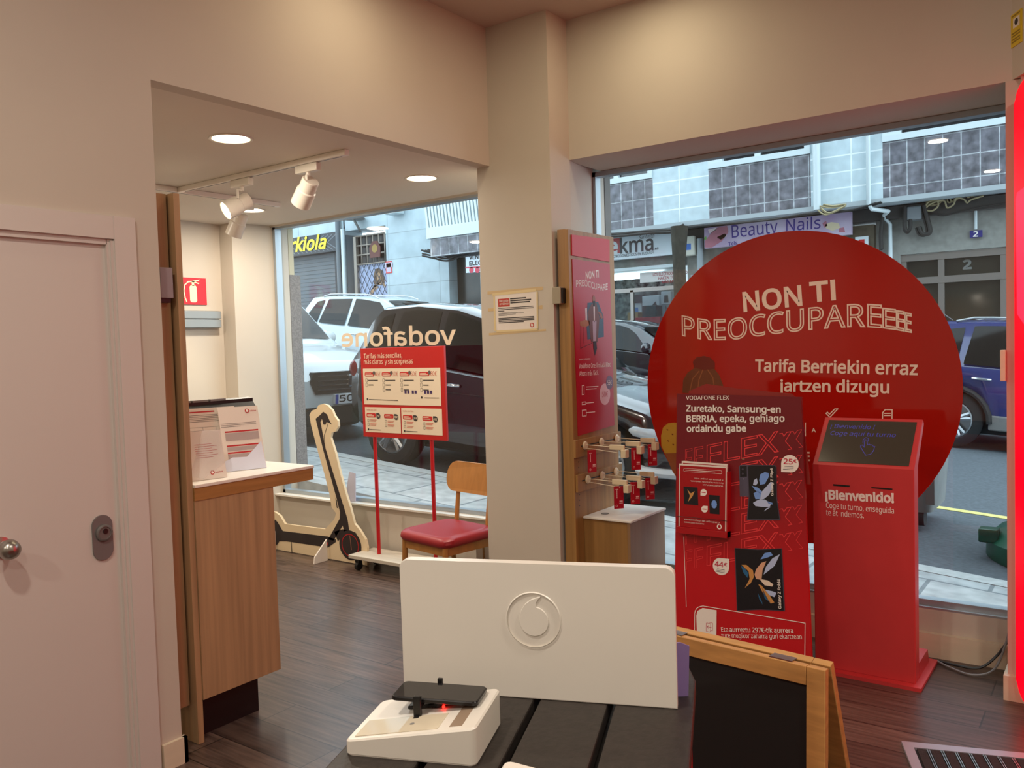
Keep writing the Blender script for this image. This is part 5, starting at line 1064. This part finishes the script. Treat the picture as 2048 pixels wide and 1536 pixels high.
wz = ZZ(1613, 300); wz0 = wz - .05
pan = [(xs_[0], xs_[1]), (xs_[2], xs_[3]), (xs_[4], 3.5)]
m = MB()
for a, b in pan: m.box(a, b, 15.0, 15.6, zs0, 4.70)
m.build('grey_tiles', GT, ub)
m = MB(); m.box(-10.3, 3.5, 15.25, 15.6, 5.9, 9); m.build('upper_wall', WT, ub)
for a, b in pan:
    m = MB(); m.box(a, b, 14.97, 15.3, 4.70, 4.80); m.box(a, a + .28, 14.98, 15.1, 4.80, 5.9); m.box(b - .1, b, 14.98, 15.1, 4.80, 5.9); m.box((a + b) / 2 - .05, (a + b) / 2 + .05, 14.99, 15.1, 4.8, 5.9); wf = m.build('window_frame', UPW, ub)
    m = MB(); m.box(a + .1, b - .1, 15.06, 15.12, 4.80, 5.9); m.build('window_pane', DARKG, wf)
m = MB(); m.box(-10.3, 3.5, 15.0, 16.2, zs0 - .08, zs0 - .001); m.build('slab', SLABM, ub)
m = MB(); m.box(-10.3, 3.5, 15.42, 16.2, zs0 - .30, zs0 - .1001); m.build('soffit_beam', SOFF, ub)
m = MB(); m.box(-9.7, -9.35, 14.6, 15.0, 4.45, 5.9); m.build('air_conditioner', mat('ac_shell', (206, 214, 218), .5), ub)
def dpipe(name, label, pts, r, mm): m = MB(); m.tube(pts, r, 10); return tag(m.build(name, mm), label, 'pipe')
xp = X(1636, 350); dpipe('downpipe', 'thick white downpipe on the tiled block, left of the thin one', [(xp, 14.93, 3.72), (xp, 14.93, 6.2)], .062, UPW)
xp = X(1738, 350); xq = X(1782, 450, FGD)
dpipe('downpipe', 'thin white downpipe bending under the slab and running down the grey wall', [(xp, 14.95, 6.2), (xp, 14.95, 3.72), (xp + .04, 14.98, 3.64), (xp + .25, 15.2, 3.6), (xq - .1, 15.42, 3.56), (xq, 15.47, 3.42), (xq, 15.5, 2.2)], .035, UPW)
# ground floor walls on the right
gw = thing('portal_wall', 'grey rendered wall around the house entrance across the street', 'wall', (-1.5, 15.6, 0))
zp = ZZ(1960, 497, FGD); xg = X(1752, 480, FGD); xl = X(1800, 510, FGD)
B('render_panel', gw, CONC, (xg, 4, 15.56, 15.9, zp, zs0 - .05), (xg, xl, 15.56, 15.9, -.3, zp))
pr = thing('entrance_door', 'aluminium glazed house entrance with a faint number two above', 'door', (-1.6, 15.7, 0))
zt_ = ZZ(1960, 553, FGD)
m = MB()
xm = X(1875, 540, FGD); xr2 = X(2000, 540, FGD)
for a in (xl, xm, xr2, xr2 + 1.2): m.box(a, a + .09, 15.6, 15.7, -.2, zp)
for z in (zp - .12, zt_ - .06): m.box(xl, 1.2, 15.59, 15.7, z, z + .11)
m.build('frame', ALUF, pr)
B('glazing', pr, DOORGL, (xl + .05, 1.2, 15.66, 15.69, -.2, zp - .05))
m = MB(); tpx(m, Fr((0, 15.655, 0)), '2', (1927, 538), (1942, 537), 17, bold=.05, n=0); m.build('number', mat('frosted_grey', (112, 112, 108), .6), pr)
# number plate 2
FNp = Fr((0, 15.53, 0)); t = thing('house_number_plate', 'small blue plate with a white number two above the entrance', 'sign', FNp.p(*FNp.at(1952, 468)))
a = FNp.at(1940, 476); b = FNp.at(1965, 460); m = MB(); m.box(a[0], b[0], a[1], b[1], 0, .02, fr=FNp); m.build('plate', mat('plate_navy', (44, 44, 120), .4), t)
m = MB(); tpx(m, FNp, '2', (1947, 473.5), (1956, 473), 10, bold=.03, n=.0225); m.build('numeral', WINK, t)
xq = X(1952, 440, FGD); dpipe('conduit', 'thin pale conduit running down to the blue number plate', [(xq, 15.52, 3.6), (xq, 15.52, ZZ(1952, 459, FGD))], .022, UPW)
# cable boxes and cable tangles
t = thing('junction_box', 'grey cable junction box hanging below the slab on the entrance wall', 'junction box', (X(1832, 425, FGD), 15.4, 3.3))
a = FGD.at(1817, 444); b = FGD.at(1848, 413); m = MB(); m.box(a[0], b[0], 15.36, 15.55, a[1], b[1], bev=.03); m.build('housing', mat('box_grey', (140, 146, 150), .5), t)
a = FGD.at(1799, 413); b = FGD.at(1843, 396); m = MB(); m.box(a[0], b[0], 15.28, 15.36, a[1] + .02, b[1] - .02, bev=.01); m.build('bracket', GREY, t)
def loopc(name, label, pts, r, mm, n=1, jit=.0):
    m = MB()
    for k in range(n):
        o = Vector((random.uniform(-jit, jit), random.uniform(-.05, .05), random.uniform(-jit, jit))); P = [Vector(p) + o for p in pts]; c = []
        for i in range(len(P) - 1):
            p0, p1, p2, p3 = P[max(i - 1, 0)], P[i], P[i + 1], P[min(i + 2, len(P) - 1)]
            for q in range(6):
                s = q / 6; c.append(.5 * ((2 * p1) + (p2 - p0) * s + (2 * p0 - 5 * p1 + 4 * p2 - p3) * s * s + (3 * p1 - p0 - 3 * p2 + p3) * s ** 3))
        c.append(P[-1]); m.tube(c, r, 6)
    return tag(m.build(name, mm), label, 'cable')
def g3(px, py, y=15.4): f = Fr((0, y, 0)); return f.p(*f.at(px, py))
CB = mat('cable_black', (44, 42, 40), .7); CY = mat('cable_beige', (170, 156, 120), .7)
loopc('cable_bundle', 'dark cable loop hanging left of the grey junction box', [g3(1812, 415), g3(1812, 455), g3(1818, 463), g3(1823, 455), g3(1823, 440)], .03, CB, 2, .03)
loopc('cable_bundle', 'dark cable loops hanging right of the grey junction box', [g3(1850, 405), g3(1856, 430), g3(1862, 455), g3(1855, 463), g3(1845, 460), g3(1840, 448)], .03, CB, 3, .06)
loopc('cable_bundle', 'beige cables looping under the slab right of the junction box', [g3(1856, 412), g3(1866, 400), g3(1880, 398), g3(1884, 408), g3(1872, 418), g3(1858, 415), g3(1872, 403), g3(1895, 398), g3(1902, 412), g3(1915, 405), g3(1920, 393), g3(1935, 395), g3(1942, 402), g3(1950, 396), g3(1975, 388)], .014, CY, 4, .07)
loopc('cable_bundle', 'thin dark wires sagging across the entrance wall', [g3(1852, 422), g3(1880, 432), g3(1910, 427), g3(1960, 415), g3(2030, 405)], .012, CB, 2, .05)
loopc('cable_bundle', 'dark cable bundle running under the slab above the nail salon sign', [g3(1370, 452, 14.98), g3(1450, 445, 14.98), g3(1540, 437, 14.98), g3(1620, 424, 14.98), g3(1700, 418, 14.98), g3(1760, 402, 14.98)], .016, CB, 4, .05)
loopc('cable_bundle', 'pale looped wires bunched under the thick white downpipe', [g3(1640, 422, 14.9), g3(1655, 432, 14.9), g3(1675, 425, 14.9), g3(1690, 415, 14.9), g3(1665, 418, 14.9), g3(1645, 415, 14.9)], .014, CY, 3, .05)
loopc('cable_bundle', 'thick dark cable drooping along the slab above the appliance shop sign', [g3(1195, 470, 14.95), g3(1240, 468, 14.95), g3(1300, 462, 14.95), g3(1345, 460, 14.95), g3(1365, 450, 14.95)], .03, CB, 2, .04)
loopc('cable_bundle', 'dark vertical cables beside the brown stone pillar', [g3(1765, 420), g3(1762, 445), g3(1760, 470), g3(1761, 500)], .03, CB, 2, .03)
# brown stone pillar with alarm sign
t = thing('stone_pillar', 'brown stone pillar between the nail salon and the house entrance', 'pillar', (X(1728, 480, FGD), 15.5, 0)); B('shaft', t, BROWNP, (X(1705, 470, FGD), X(1752, 470, FGD), 15.42, 15.8, -.2, zs0 - .36))
FAl = Fr((0, 15.41, 0)); a = FAl.at(1711, 495); b = FAl.at(1737, 472); t = thing('alarm_sign', 'white and red alarm sign on the brown stone pillar', 'sign', FAl.p(*a)); m = MB(); m.box(a[0], b[0], a[1] - .1, b[1], 0, .02, fr=FAl); m.build('plate', UPW, t)
m = MB(); m.poly([(a[0] + .06, b[1] - .12), (b[0] - .06, b[1] - .12), (b[0] - .06, b[1] - .05), (a[0] + .06, b[1] - .05)], FAl, .022); m.build('print', RED, t)
# nail salon
ns = thing('nail_salon_front', 'nail salon shop front mostly hidden behind the red disc', 'shop front', (-5, 15.6, 0))
xa, xb = X(1372, 500, FGD), X(1704, 500, FGD)
B('wall', ns, CONC, (xa, xb, 15.6, 15.9, 2.75, zs0 - .3)); B('window_pane', ns, DARKG, (xa + .2, xb - .1, 15.62, 15.66, .2, 2.75)); B('shop_frame', ns, ALUF, (xa + .1, xb, 15.56, 15.61, 2.6, 2.72), (xa + .1, xa + .22, 15.56, 15.61, 0, 2.6))
FNS = Fr((0, 15.28, 0)); t = thing('salon_sign', 'white and lilac nail salon sign with purple lettering above the red disc', 'sign', (-4.9, 15.3, 3.3))
a = FNS.at(1409, 497); b = FNS.at(1702, 430); zl = FNS.at(1409, 497)[1]; zh = FNS.at(1500, 446)[1]
m = MB(); m.box(a[0], b[0], zl, zh, -.1, 0, fr=FNS); m.build('board', mat('sign_lilac', (206, 196, 214), .4, noise=.5, nscale=(1.6, 1.6, 1.6), rgb2=(176, 150, 184)), t)
def N3(x, y): return (1180 + x / 3.938, 180 + y / 3.938)
m = MB(); tpx(m, FNS, 'Beauty', N3(1118, 1165), N3(1480, 1122), 25, n=.003, m=0, bold=.004); tpx(m, FNS, 'Nails', N3(1545, 1112), N3(1815, 1090), 23, n=.003, m=0, bold=.004); tpx(m, FNS, 'Tels', N3(1092, 1228), N3(1160, 1216), 7, n=.003, m=0, bold=.02)
for p, k in ((((905, 1190), (960, 1120), (1010, 1080), (1080, 1070), (1090, 1120), (1040, 1190), (960, 1240), (905, 1240)), 1), (((1000, 1160), (1060, 1130), (1080, 1150), (1030, 1180)), 2), (((930, 1100), (990, 1085), (1000, 1100), (940, 1130)), 2), (((1850, 1060), (1900, 1040), (1960, 1050), (1970, 1085), (1910, 1110), (1860, 1090)), 3), (((1830, 1050), (1860, 1030), (1870, 1070), (1845, 1085)), 1), (((1960, 1090), (2000, 1080), (2010, 1120), (1960, 1120)), 1), (((900, 1165), (915, 1150), (918, 1175), (905, 1185)), 4)): ppx(m, FNS, [N3(*q) for q in p], .002, k)
m.build('printed_sign', [mat('purple_ink', (52, 30, 130), .5), mat('rose_ink', (178, 110, 128), .5), mat('pale_rose', (236, 214, 214), .5), mat('hand_cream', (220, 204, 170), .5), mat('leaf_green', (110, 170, 70), .5)], t)
# column, meter box, pipes between shops
t = thing('tree_trunk_post', 'dark mottled post between the appliance shop and the meter box', 'post', (X(1359, 500), 14.7, 0)); xc = X(1359, 520, Fr((0, 14.6, 0)))
m = MB(); m.tube([(xc, 14.6, -.2), (xc + .01, 14.6, 1.8), (xc - .01, 14.6, 3.0), (xc, 14.62, 3.66)], [.125, .12, .115, .16], 12); m.build('trunk', mat('bark_dark', (66, 62, 52), .9, noise=.5, nscale=(16, 16, 16), bump=.5), t)
FMb = Fr((0, 15.3, 0)); a = FMb.at(1361, 512); b = FMb.at(1387, 471); t = thing('meter_box', 'cream electric meter box with a blue label on the shop wall', 'meter box', FMb.p(*a)); m = MB(); m.box(a[0], b[0], a[1], b[1], -.2, 0, fr=FMb, bev=.02); m.build('case', mat('meter_cream', (206, 204, 190), .5), t)
m = MB(); m.poly([(a[0] + .05, a[1] + .1), (a[0] + .22, a[1] + .1), (a[0] + .22, a[1] + .22), (a[0] + .05, a[1] + .22)], FMb, .002); m.build('label', mat('label_blue', (60, 110, 190), .5), t)
for k, (px, lab) in enumerate(((1383, 'grey pipe running down directly below the cream meter box'), (1396, 'grey pipe at the left end of the nail salon front'))):
    xq = X(px, 520, FMb); dpipe('wall_pipe', lab, [(xq, 15.4, 0), (xq, 15.4, 2.82 if k == 0 else 3.5)], .06, mat('pipe_grey', (156, 164, 168), .5))
# appliance shop
ap = thing('appliance_shop', 'lit appliance shop with a large window across the street', 'shop front', (-8, 15.7, 0))
xa, xb = -10.2, X(1352, 520, FGD)
B('back_wall', ap, mat('flower_wallpaper', (170, 170, 166), .8, noise=.5, nscale=(9, 9, 9), rgb2=(44, 44, 46)), (xa, xb, 17.6, 17.7, .2, 3.4)); B('shop_ceiling', ap, UPW, (xa, xb, 15.5, 17.6, 3.02, 3.08)); B('shop_floor', ap, GREY, (xa, xb, 15.6, 17.6, .3, .72)); B('side_wall', ap, UPW, (xa - .1, xa, 15.5, 17.7, .2, 3.4), (xb, xb + .1, 15.5, 17.7, .2, 3.4))
m = MB()
for y, z in ((16.0, 2.95), (16.7, 2.95)): m.box(xa + .4, xb - .5, y, y + .12, z, z + .05)
m.build('ceiling_tube', mat('tube_light', (230, 250, 255), .5, emit=(220, 246, 255), es=3), ap)
B('window_pane', ap, SGLASS, (xa, xb, 15.56, 15.575, .75, 2.62)); B('window_frame', ap, ALUF, (xa, xb, 15.54, 15.6, .68, .75), (X(1260, 560, FGD), X(1260, 560, FGD) + .07, 15.54, 15.6, .7, 2.62), (xa, xb, 15.54, 15.6, 2.58, 2.66)); B('stall_riser', ap, CONC, (xa, xb, 15.56, 15.7, -.2, .68)); B('fascia_wall', ap, CONC, (xa, xb + .15, 15.58, 15.8, 3.05, zs0 - .3))
FE = Fr((0, 15.35, 0)); t = thing('appliance_shop_sign', 'white appliance shop sign with a red square letter and black lettering', 'sign', FE.p(*FE.at(1280, 490)))
a = FE.at(1180, 517); b = FE.at(1350, 465); m = MB(); m.box(a[0], b[0], FE.at(1280, 515)[1], FE.at(1280, 467)[1] + .0, -.12, 0, fr=FE); m.build('board', mat('sign_white', (214, 224, 230), .4), t)
m = MB(); ppx(m, FE, [N3(100, 1295), N3(237, 1286), N3(237, 1165), N3(100, 1180)], .002, 0); tpx(m, FE, 'e', N3(150, 1290), N3(215, 1285), 29, n=.004, m=1, bold=.04); tpx(m, FE, 'kma', N3(240, 1287), N3(498, 1260), 29, n=.004, m=2, bold=.02); tpx(m, FE, '.es', N3(505, 1260), N3(540, 1256), 6, n=.004, m=2, bold=.02)
tpx(m, FE, 'ELECTRODOMÉSTICOS EN', N3(152, 1325), N3(402, 1300), 5.2, n=.004, m=2, bold=.01); tpx(m, FE, 'EUSKADI', N3(412, 1299), N3(500, 1288), 5.2, n=.004, m=3, bold=.01); tpx(m, FE, 'Santurtzi', N3(388, 1178), N3(512, 1158), 8, n=.004, m=2, shear=.3)
m.build('sign_lettering', [mat('ekma_red', (170, 24, 30), .4), mat('ekma_white', (216, 220, 222), .4), mat('ekma_black', (28, 28, 36), .4), mat('ekma_green', (40, 90, 84), .4)], t)
FB2 = Fr((0, 15.62, 0)); a = FB2.at(1280, 566); b = FB2.at(1352, 540); t = thing('window_banner', 'white banner with red capitals hanging in the appliance shop window', 'banner', FB2.p(*a)); m = MB(); m.box(a[0], b[0], a[1], b[1], -.01, 0, fr=FB2); m.build('sheet', mat('banner_white', (216, 212, 208), .6), t)
m = MB(); tpx(m, FB2, 'LOS ELECTRODOMÉSTICOS', (1306, 552), (1378, 547), 5.5, n=.002, bold=.02); tpx(m, FB2, 'HACEN TU VIDA', (1317, 559.5), (1367, 555), 5.5, n=.002, bold=.02); tpx(m, FB2, 'MAS FACIL', (1324, 567), (1358, 563.5), 5.5, n=.002, bold=.02); m.build('banner_lettering', mat('banner_red', (160, 30, 44), .5), t)
def prod(name, label, px0, py0, px1, py1, y, mm, extra=None, d=.3):
    f = Fr((0, y, 0)); a = f.at(px0, py1); b = f.at(px1, py0); t = thing(name, label, 'shop product', f.p(*a)); m = MB(); m.box(a[0], b[0], max(a[1], .725), b[1], -d, 0, fr=f, bev=.015); m.build('box', mm, t)
    if extra: m = MB(); m.poly([(a[0] + (b[0] - a[0]) * u, a[1] + (b[1] - a[1]) * v) for u, v in extra[0]], f, .004); m.build('print', extra[1], t)
CARD = mat('carton_white', (208, 212, 216), .6); KRAFT = mat('carton_kraft', (176, 140, 96), .7)
DP = [(.3, .15), (.75, .15), (.7, .7), (.35, .7)]
prod('appliance_carton', 'white carton with a blue print in the appliance shop window', 1261, 604, 1283, 640, 16.55, CARD, (DP, mat('carton_blue', (90, 130, 190), .5)))
prod('appliance_carton', 'tall pale carton with a fan print in the shop window', 1285, 590, 1318, 640, 16.3, CARD, ([(.7, .3), (.9, .5), (.8, .75), (.6, .6)], INK))
prod('toaster', 'shiny black toaster standing in the appliance shop window', 1284, 610, 1312, 634, 15.95, BLACK)
prod('red_case', 'long red box low in the appliance shop window', 1268, 633, 1320, 668, 15.8, mat('case_red', (176, 24, 36), .4))
prod('kraft_carton', 'brown carton beside the red box in the shop window', 1255, 624, 1276, 660, 16.13, KRAFT, None, .25)
prod('coffee_machine', 'black coffee machine above the cartons in the shop window', 1264, 588, 1286, 606, 16.5, BLACK)
prod('blender_carton', 'white carton with a dark blender print at the right of the shop window', 1322, 582, 1342, 610, 16.2, CARD, (DP, INK))
# ---------------- left part: marble wall, bar with shutter, grille door, balcony
lw = thing('marble_building', 'white marble clad house with a shuttered bar, seen through the left window', 'building', (-14, 15.1, 0))
Xl = lambda px, py: FU.at(px, py)[0]
xsl, xsr = -19.0, Xl(688, 560)       # shutter
xd0, xd1 = Xl(692, 520), Xl(773, 520)      # door recess
xw1 = Xl(897, 520)
ztop = ZZ(640, 470); zd = ZZ(745, 462)
B('marble_wall', lw, MT, (xd1, xw1, 15.0, 15.6, 0, 8), (-21, xd1, 15.0, 15.6, max(ztop, zd), 8), (xsr + .05, xd0, 15.0, 15.6, 0, 8), (xw1, -10.3, 15.05, 15.6, 4.25, 8))
B('recess_wall', lw, mat('recess_grey', (92, 100, 106), .7), (xd0, xd0 + .03, 15.01, 15.9, 0, zd), (xd0, xd1, 15.9, 16.0, 0, zd))
t = thing('roller_shutter', 'closed grey roller shutter behind the white estate car', 'shutter', (-17, 15.2, 0))
zf = ZZ(640, 505)
m = MB(); zz = .6
while zz < zf: m.box(xsl, xsr - .35, 15.22, 15.25, zz, zz + .085); m.box(xsl, xsr - .35, 15.235, 15.26, zz + .085, zz + .1); zz += .1
m.build('slats', mat('shutter_grey', (92, 100, 106), .5, metal=.3), t); B('guide', t, mat('guide_dark', (44, 48, 54), .6), (xsr - .35, xsr, 15.03, 15.3, .3, zf)); B('side_guide', t, MATS['guide_dark'], (xsl - 1.2, xsl, 15.03, 15.3, .3, zf))
t = thing('bar_sign', 'dark patterned fascia with yellow script lettering over the roller shutter', 'sign', (-17, 15, 3.8))
FR_ = Fr((0, 14.93, 0)); z0 = FR_.at(640, 506)[1]; z1 = FR_.at(640, 468)[1]; m = MB(); m.box(-21, FR_.at(679, 480)[0], z0, z1, -.2, 0, fr=FR_); m.build('fascia', mat('fascia_dark', (48, 52, 58), .5), t)
def N4(x, y): return (550 + x / 4.518, 380 + y / 4.518)
m = MB(); xe = FR_.at(679, 480)[0]
for k in range(26): x = xe - .1 - k * .16; lines(m, FR_, [(x, z1 - .05), (x - .35, (z0 + z1) / 2), (x, z0 + .05)] if k < 5 else [(x, z0 + .05), (x - .5, z1 - .05)], .022, .003)
m.build('chevron_pattern', mat('fascia_line', (104, 110, 116), .5), t)
m = MB(); tpx(m, FR_, 'Urkiola', N4(60, 570), N4(468, 525), 25, n=.02, bold=.03, shear=.25); m.build('script_lettering', mat('yellow_letter', (250, 226, 30), .4), t)
xq = Xl(692, 540); dpipe('downpipe', 'white downpipe on the marble house beside the roller shutter', [(xq, 14.93, .8), (xq, 14.93, 4.6)], .05, UPW)
dpipe('downpipe', 'grey pipe above the shutter beside the patterned fascia', [(xq - .16, 14.92, 1.2), (xq - .16, 14.92, 6)], .06, mat('pipe_dark', (96, 104, 110), .5))
t = thing('grille_door', 'grated doorway with a printed picture of a woman, across the street', 'door', (Xl(745, 530), 15.1, 0))
FG2 = Fr((0, 15.12, 0)); a = FG2.at(718, 600); b = FG2.at(771, 466); zm = FG2.at(745, 527)[1]; zb0 = 1.0
B('dark_glazing', t, mat('grille_dark', (36, 32, 32), .4), (a[0], b[0], 15.16, 15.2, zm, b[1])); pn = B('poster', t, mat('poster_pale', (178, 190, 222), .5), (a[0], b[0], 15.14, 15.18, zb0, zm))
m = MB()
def pt(x, y): return (FG2.at(*N4(x, y)))
m.poly([pt(*p) for p in ((890, 760), (900, 715), (935, 705), (970, 730), (985, 800), (985, 850), (950, 860), (890, 850))], FG2, -.015, 0); m.poly([pt(*p) for p in ((915, 760), (935, 740), (955, 770), (950, 815), (925, 815))], FG2, -.013, 1)
m.poly([pt(*p) for p in ((900, 850), (950, 850), (1000, 880), (990, 850), (960, 830), (900, 870), (860, 910), (835, 985), (860, 985), (880, 930), (930, 880))], FG2, -.0125, 1); m.build('printed_figure', [mat('ink_brown', (110, 84, 60), .5), mat('ink_tan', (186, 150, 118), .5)], pn)
m = MB(); FGq = Fr((0, 15.10, 0))
n = 5
for k in range(n + 1): x = a[0] + (b[0] - a[0]) * k / n; m.tube([(x, 15.08, zm), (x, 15.08, b[1])], .018, 6)
for k in range(4): z = zm + (b[1] - zm) * k / 3; m.tube([(a[0], 15.08, z), (b[0], 15.08, z)], .022, 6)
m.box(a[0] - .06, a[0] + .03, 15.05, 15.14, zb0, b[1]); m.build('window_grille', mat('grille_pale', (150, 140, 130), .5, metal=.4), t)
m = MB(); w = b[0] - a[0]; st = .17
k = -20
while k < 24:
    for sg in (1, -1):
        x0 = a[0] + k * st; z0 = zb0; x1 = x0 + sg * (zm - zb0) * .62; z1 = zm
        if sg < 0: x0 = a[0] + k * st + 1.0; x1 = x0 - (zm - zb0) * .62
        def cl(x0, z0, x1, z1):
            lo, hi = 0, 1
            for u0, du in ((x0, x1 - x0),):
                t0, t1 = sorted(((a[0] - u0) / du, (b[0] - u0) / du)); lo, hi = max(lo, t0), min(hi, t1)
            return (lo, hi) if lo < hi else None
        c = cl(x0, z0, x1, z1)
        if c: m.tube([(x0 + (x1 - x0) * s, 15.095, z0 + (z1 - z0) * s) for s in c], .010, 4, caps=False)
    k += 1
m.build('lattice', mat('lattice_dark', (46, 54, 70), .5), t)
m = MB(); c = FG2.at(*N4(922, 538)); m.prism([(c[0] - .17, c[1] - .2), (c[0] + .17, c[1] - .2), (c[0] + .19, c[1] + .05), (c[0] + .08, c[1] + .2), (c[0] - .08, c[1] + .2), (c[0] - .19, c[1] + .05)], Fr((0, 15.04, 0)), -.02, 0); sg = m.build('hanging_sign', mat('badge_brown', (92, 40, 30), .5), t)
m = MB(); m.poly(circ((c[0], c[1] + .02), .10, 14), Fr((0, 15.04, 0)), .004); m.build('badge_print', mat('badge_gold', (150, 120, 50), .5), sg)
FSg = Fr((0, 14.985, 0)); a = FSg.at(772, 547); b = FSg.at(783, 522); t = thing('alarm_sign', 'small red and white sign on the marble wall beside the grated doorway', 'sign', FSg.p(*a)); m = MB(); m.box(a[0], b[0], a[1], b[1], -.014, 0, fr=FSg); m.build('plate', mat('small_red', (206, 60, 60), .5), t); m = MB(); m.poly([(a[0] + .02, b[1] - .05), (b[0] - .02, b[1] - .05), (b[0] - .02, b[1] - .26), (a[0] + .02, b[1] - .26)], FSg, .002); lines(m, FSg, [(a[0] + .04, a[1] + .2), (b[0] - .04, a[1] + .2)], .12, .002); m.build('print', mat('small_pale', (190, 176, 196), .5), t)
t = thing('wall_lamp', 'grey disc lamp above the grated doorway', 'lamp', FSg.p(*FSg.at(721, 440))); c = FSg.p(*FSg.at(721, 439), .25); m = MB(); m.lathe([(.001, .05), (.2, .03), (.3, 0), (.28, -.02), (.001, -.02)], c, (0, 0, 1), 20); m.build('shade', GREY, t); m = MB(); m.tube([c, c + Vector((0, .24, -.3))], .03, 6); m.build('arm', GREY, t)
a = FSg.at(785, 432); b = FSg.at(808, 421); t = thing('wall_unit', 'small white box fixed high on the marble wall', 'wall box', FSg.p(*a)); m = MB(); m.box(a[0], b[0], a[1], b[1] + .2, -.014, .3, fr=FSg, bev=.02); m.build('housing', UPW, t)
# balcony on the right of the left window
t = thing('balcony', 'white ribbed balcony front over the dark doorway across the street', 'balcony', (-11.5, 14.6, 4))
FBc = Fr((0, 14.3, 0)); a = FBc.at(853, 478); x1 = -9.4; zt2 = FBc.at(842, 408)[1] + .5
B('slab', t, UPW, (a[0], x1, 14.3, 15.0, a[1], a[1] + .24)); m = MB(); nn = 34; x0 = a[0] - .0
for k in range(nn): x = x0 + (x1 - x0) * k / nn; m.prism([(x, a[1] + .24), (x + .055, a[1] + .24), (x + .055 - .12, zt2), (x - .12, zt2)], Fr((0, 14.32, 0)), -.06, 0)
m.build('ribs', mat('rib_white', (208, 218, 220), .5), t); B('backing', t, mat('balcony_blue', (176, 196, 204), .5), (x0 - .1, x1, 14.40, 14.44, a[1] + .24, zt2))
B('tile_band', t, GT, (a[0] + .05, x1, 14.36, 15.0, a[1] - .40, a[1] - .001))
loopc('cable_bundle', 'tangled black cables sagging under the white ribbed balcony', [g3(851, 505, 14.5), g3(875, 510, 14.5), g3(900, 515, 14.5), g3(925, 507, 14.5), g3(957, 495, 14.5), g3(1000, 488, 14.5)], .022, CB, 7, .10)
B_ = thing('dark_doorway', 'dark glazed doorway under the ribbed balcony', 'door', (-12, 15.3, 0)); B('glazing', B_, mat('doorway_dark', (48, 50, 46), .2, noise=.4, nscale=(3, 3, 3)), (xw1, -10.3, 15.3, 15.4, 0, 4.25)); B('jamb', B_, UPW, (Xl(955, 560), Xl(955, 560) + .12, 15.1, 15.3, 0, 4.2))
FV = Fr((0, 14.45, 0)); a = FV.at(932, 546); b = FV.at(985, 508); t = thing('shop_sign', 'white sign with black capitals half hidden by the column, left window', 'sign', FV.p(*a)); m = MB(); m.box(a[0], b[0], a[1], b[1], -.12, 0, fr=FV); m.build('board', mat('ven_white', (206, 216, 226), .4), t)
m = MB(); tpx(m, FV, 'VENTA DE', (938.5, 519), (985, 515), 8, n=.004, bold=.03); tpx(m, FV, 'ELECTRO', (938.8, 531), (985, 527), 8, n=.004, bold=.03); lpx(m, FV, [(932, 535.5), (985, 533)], .03, .003, 1)
for px in (943, 955, 967): m.poly(circ(FV.at(px, 540), .065, 14), FV, .003, 1)
m.build('sign_lettering', [INK, mat('ven_red', (196, 60, 80), .5)], t)
bb = B('side_wall', lw, CONC, (-30, -21, 15.0, 15.6, 0, 8))
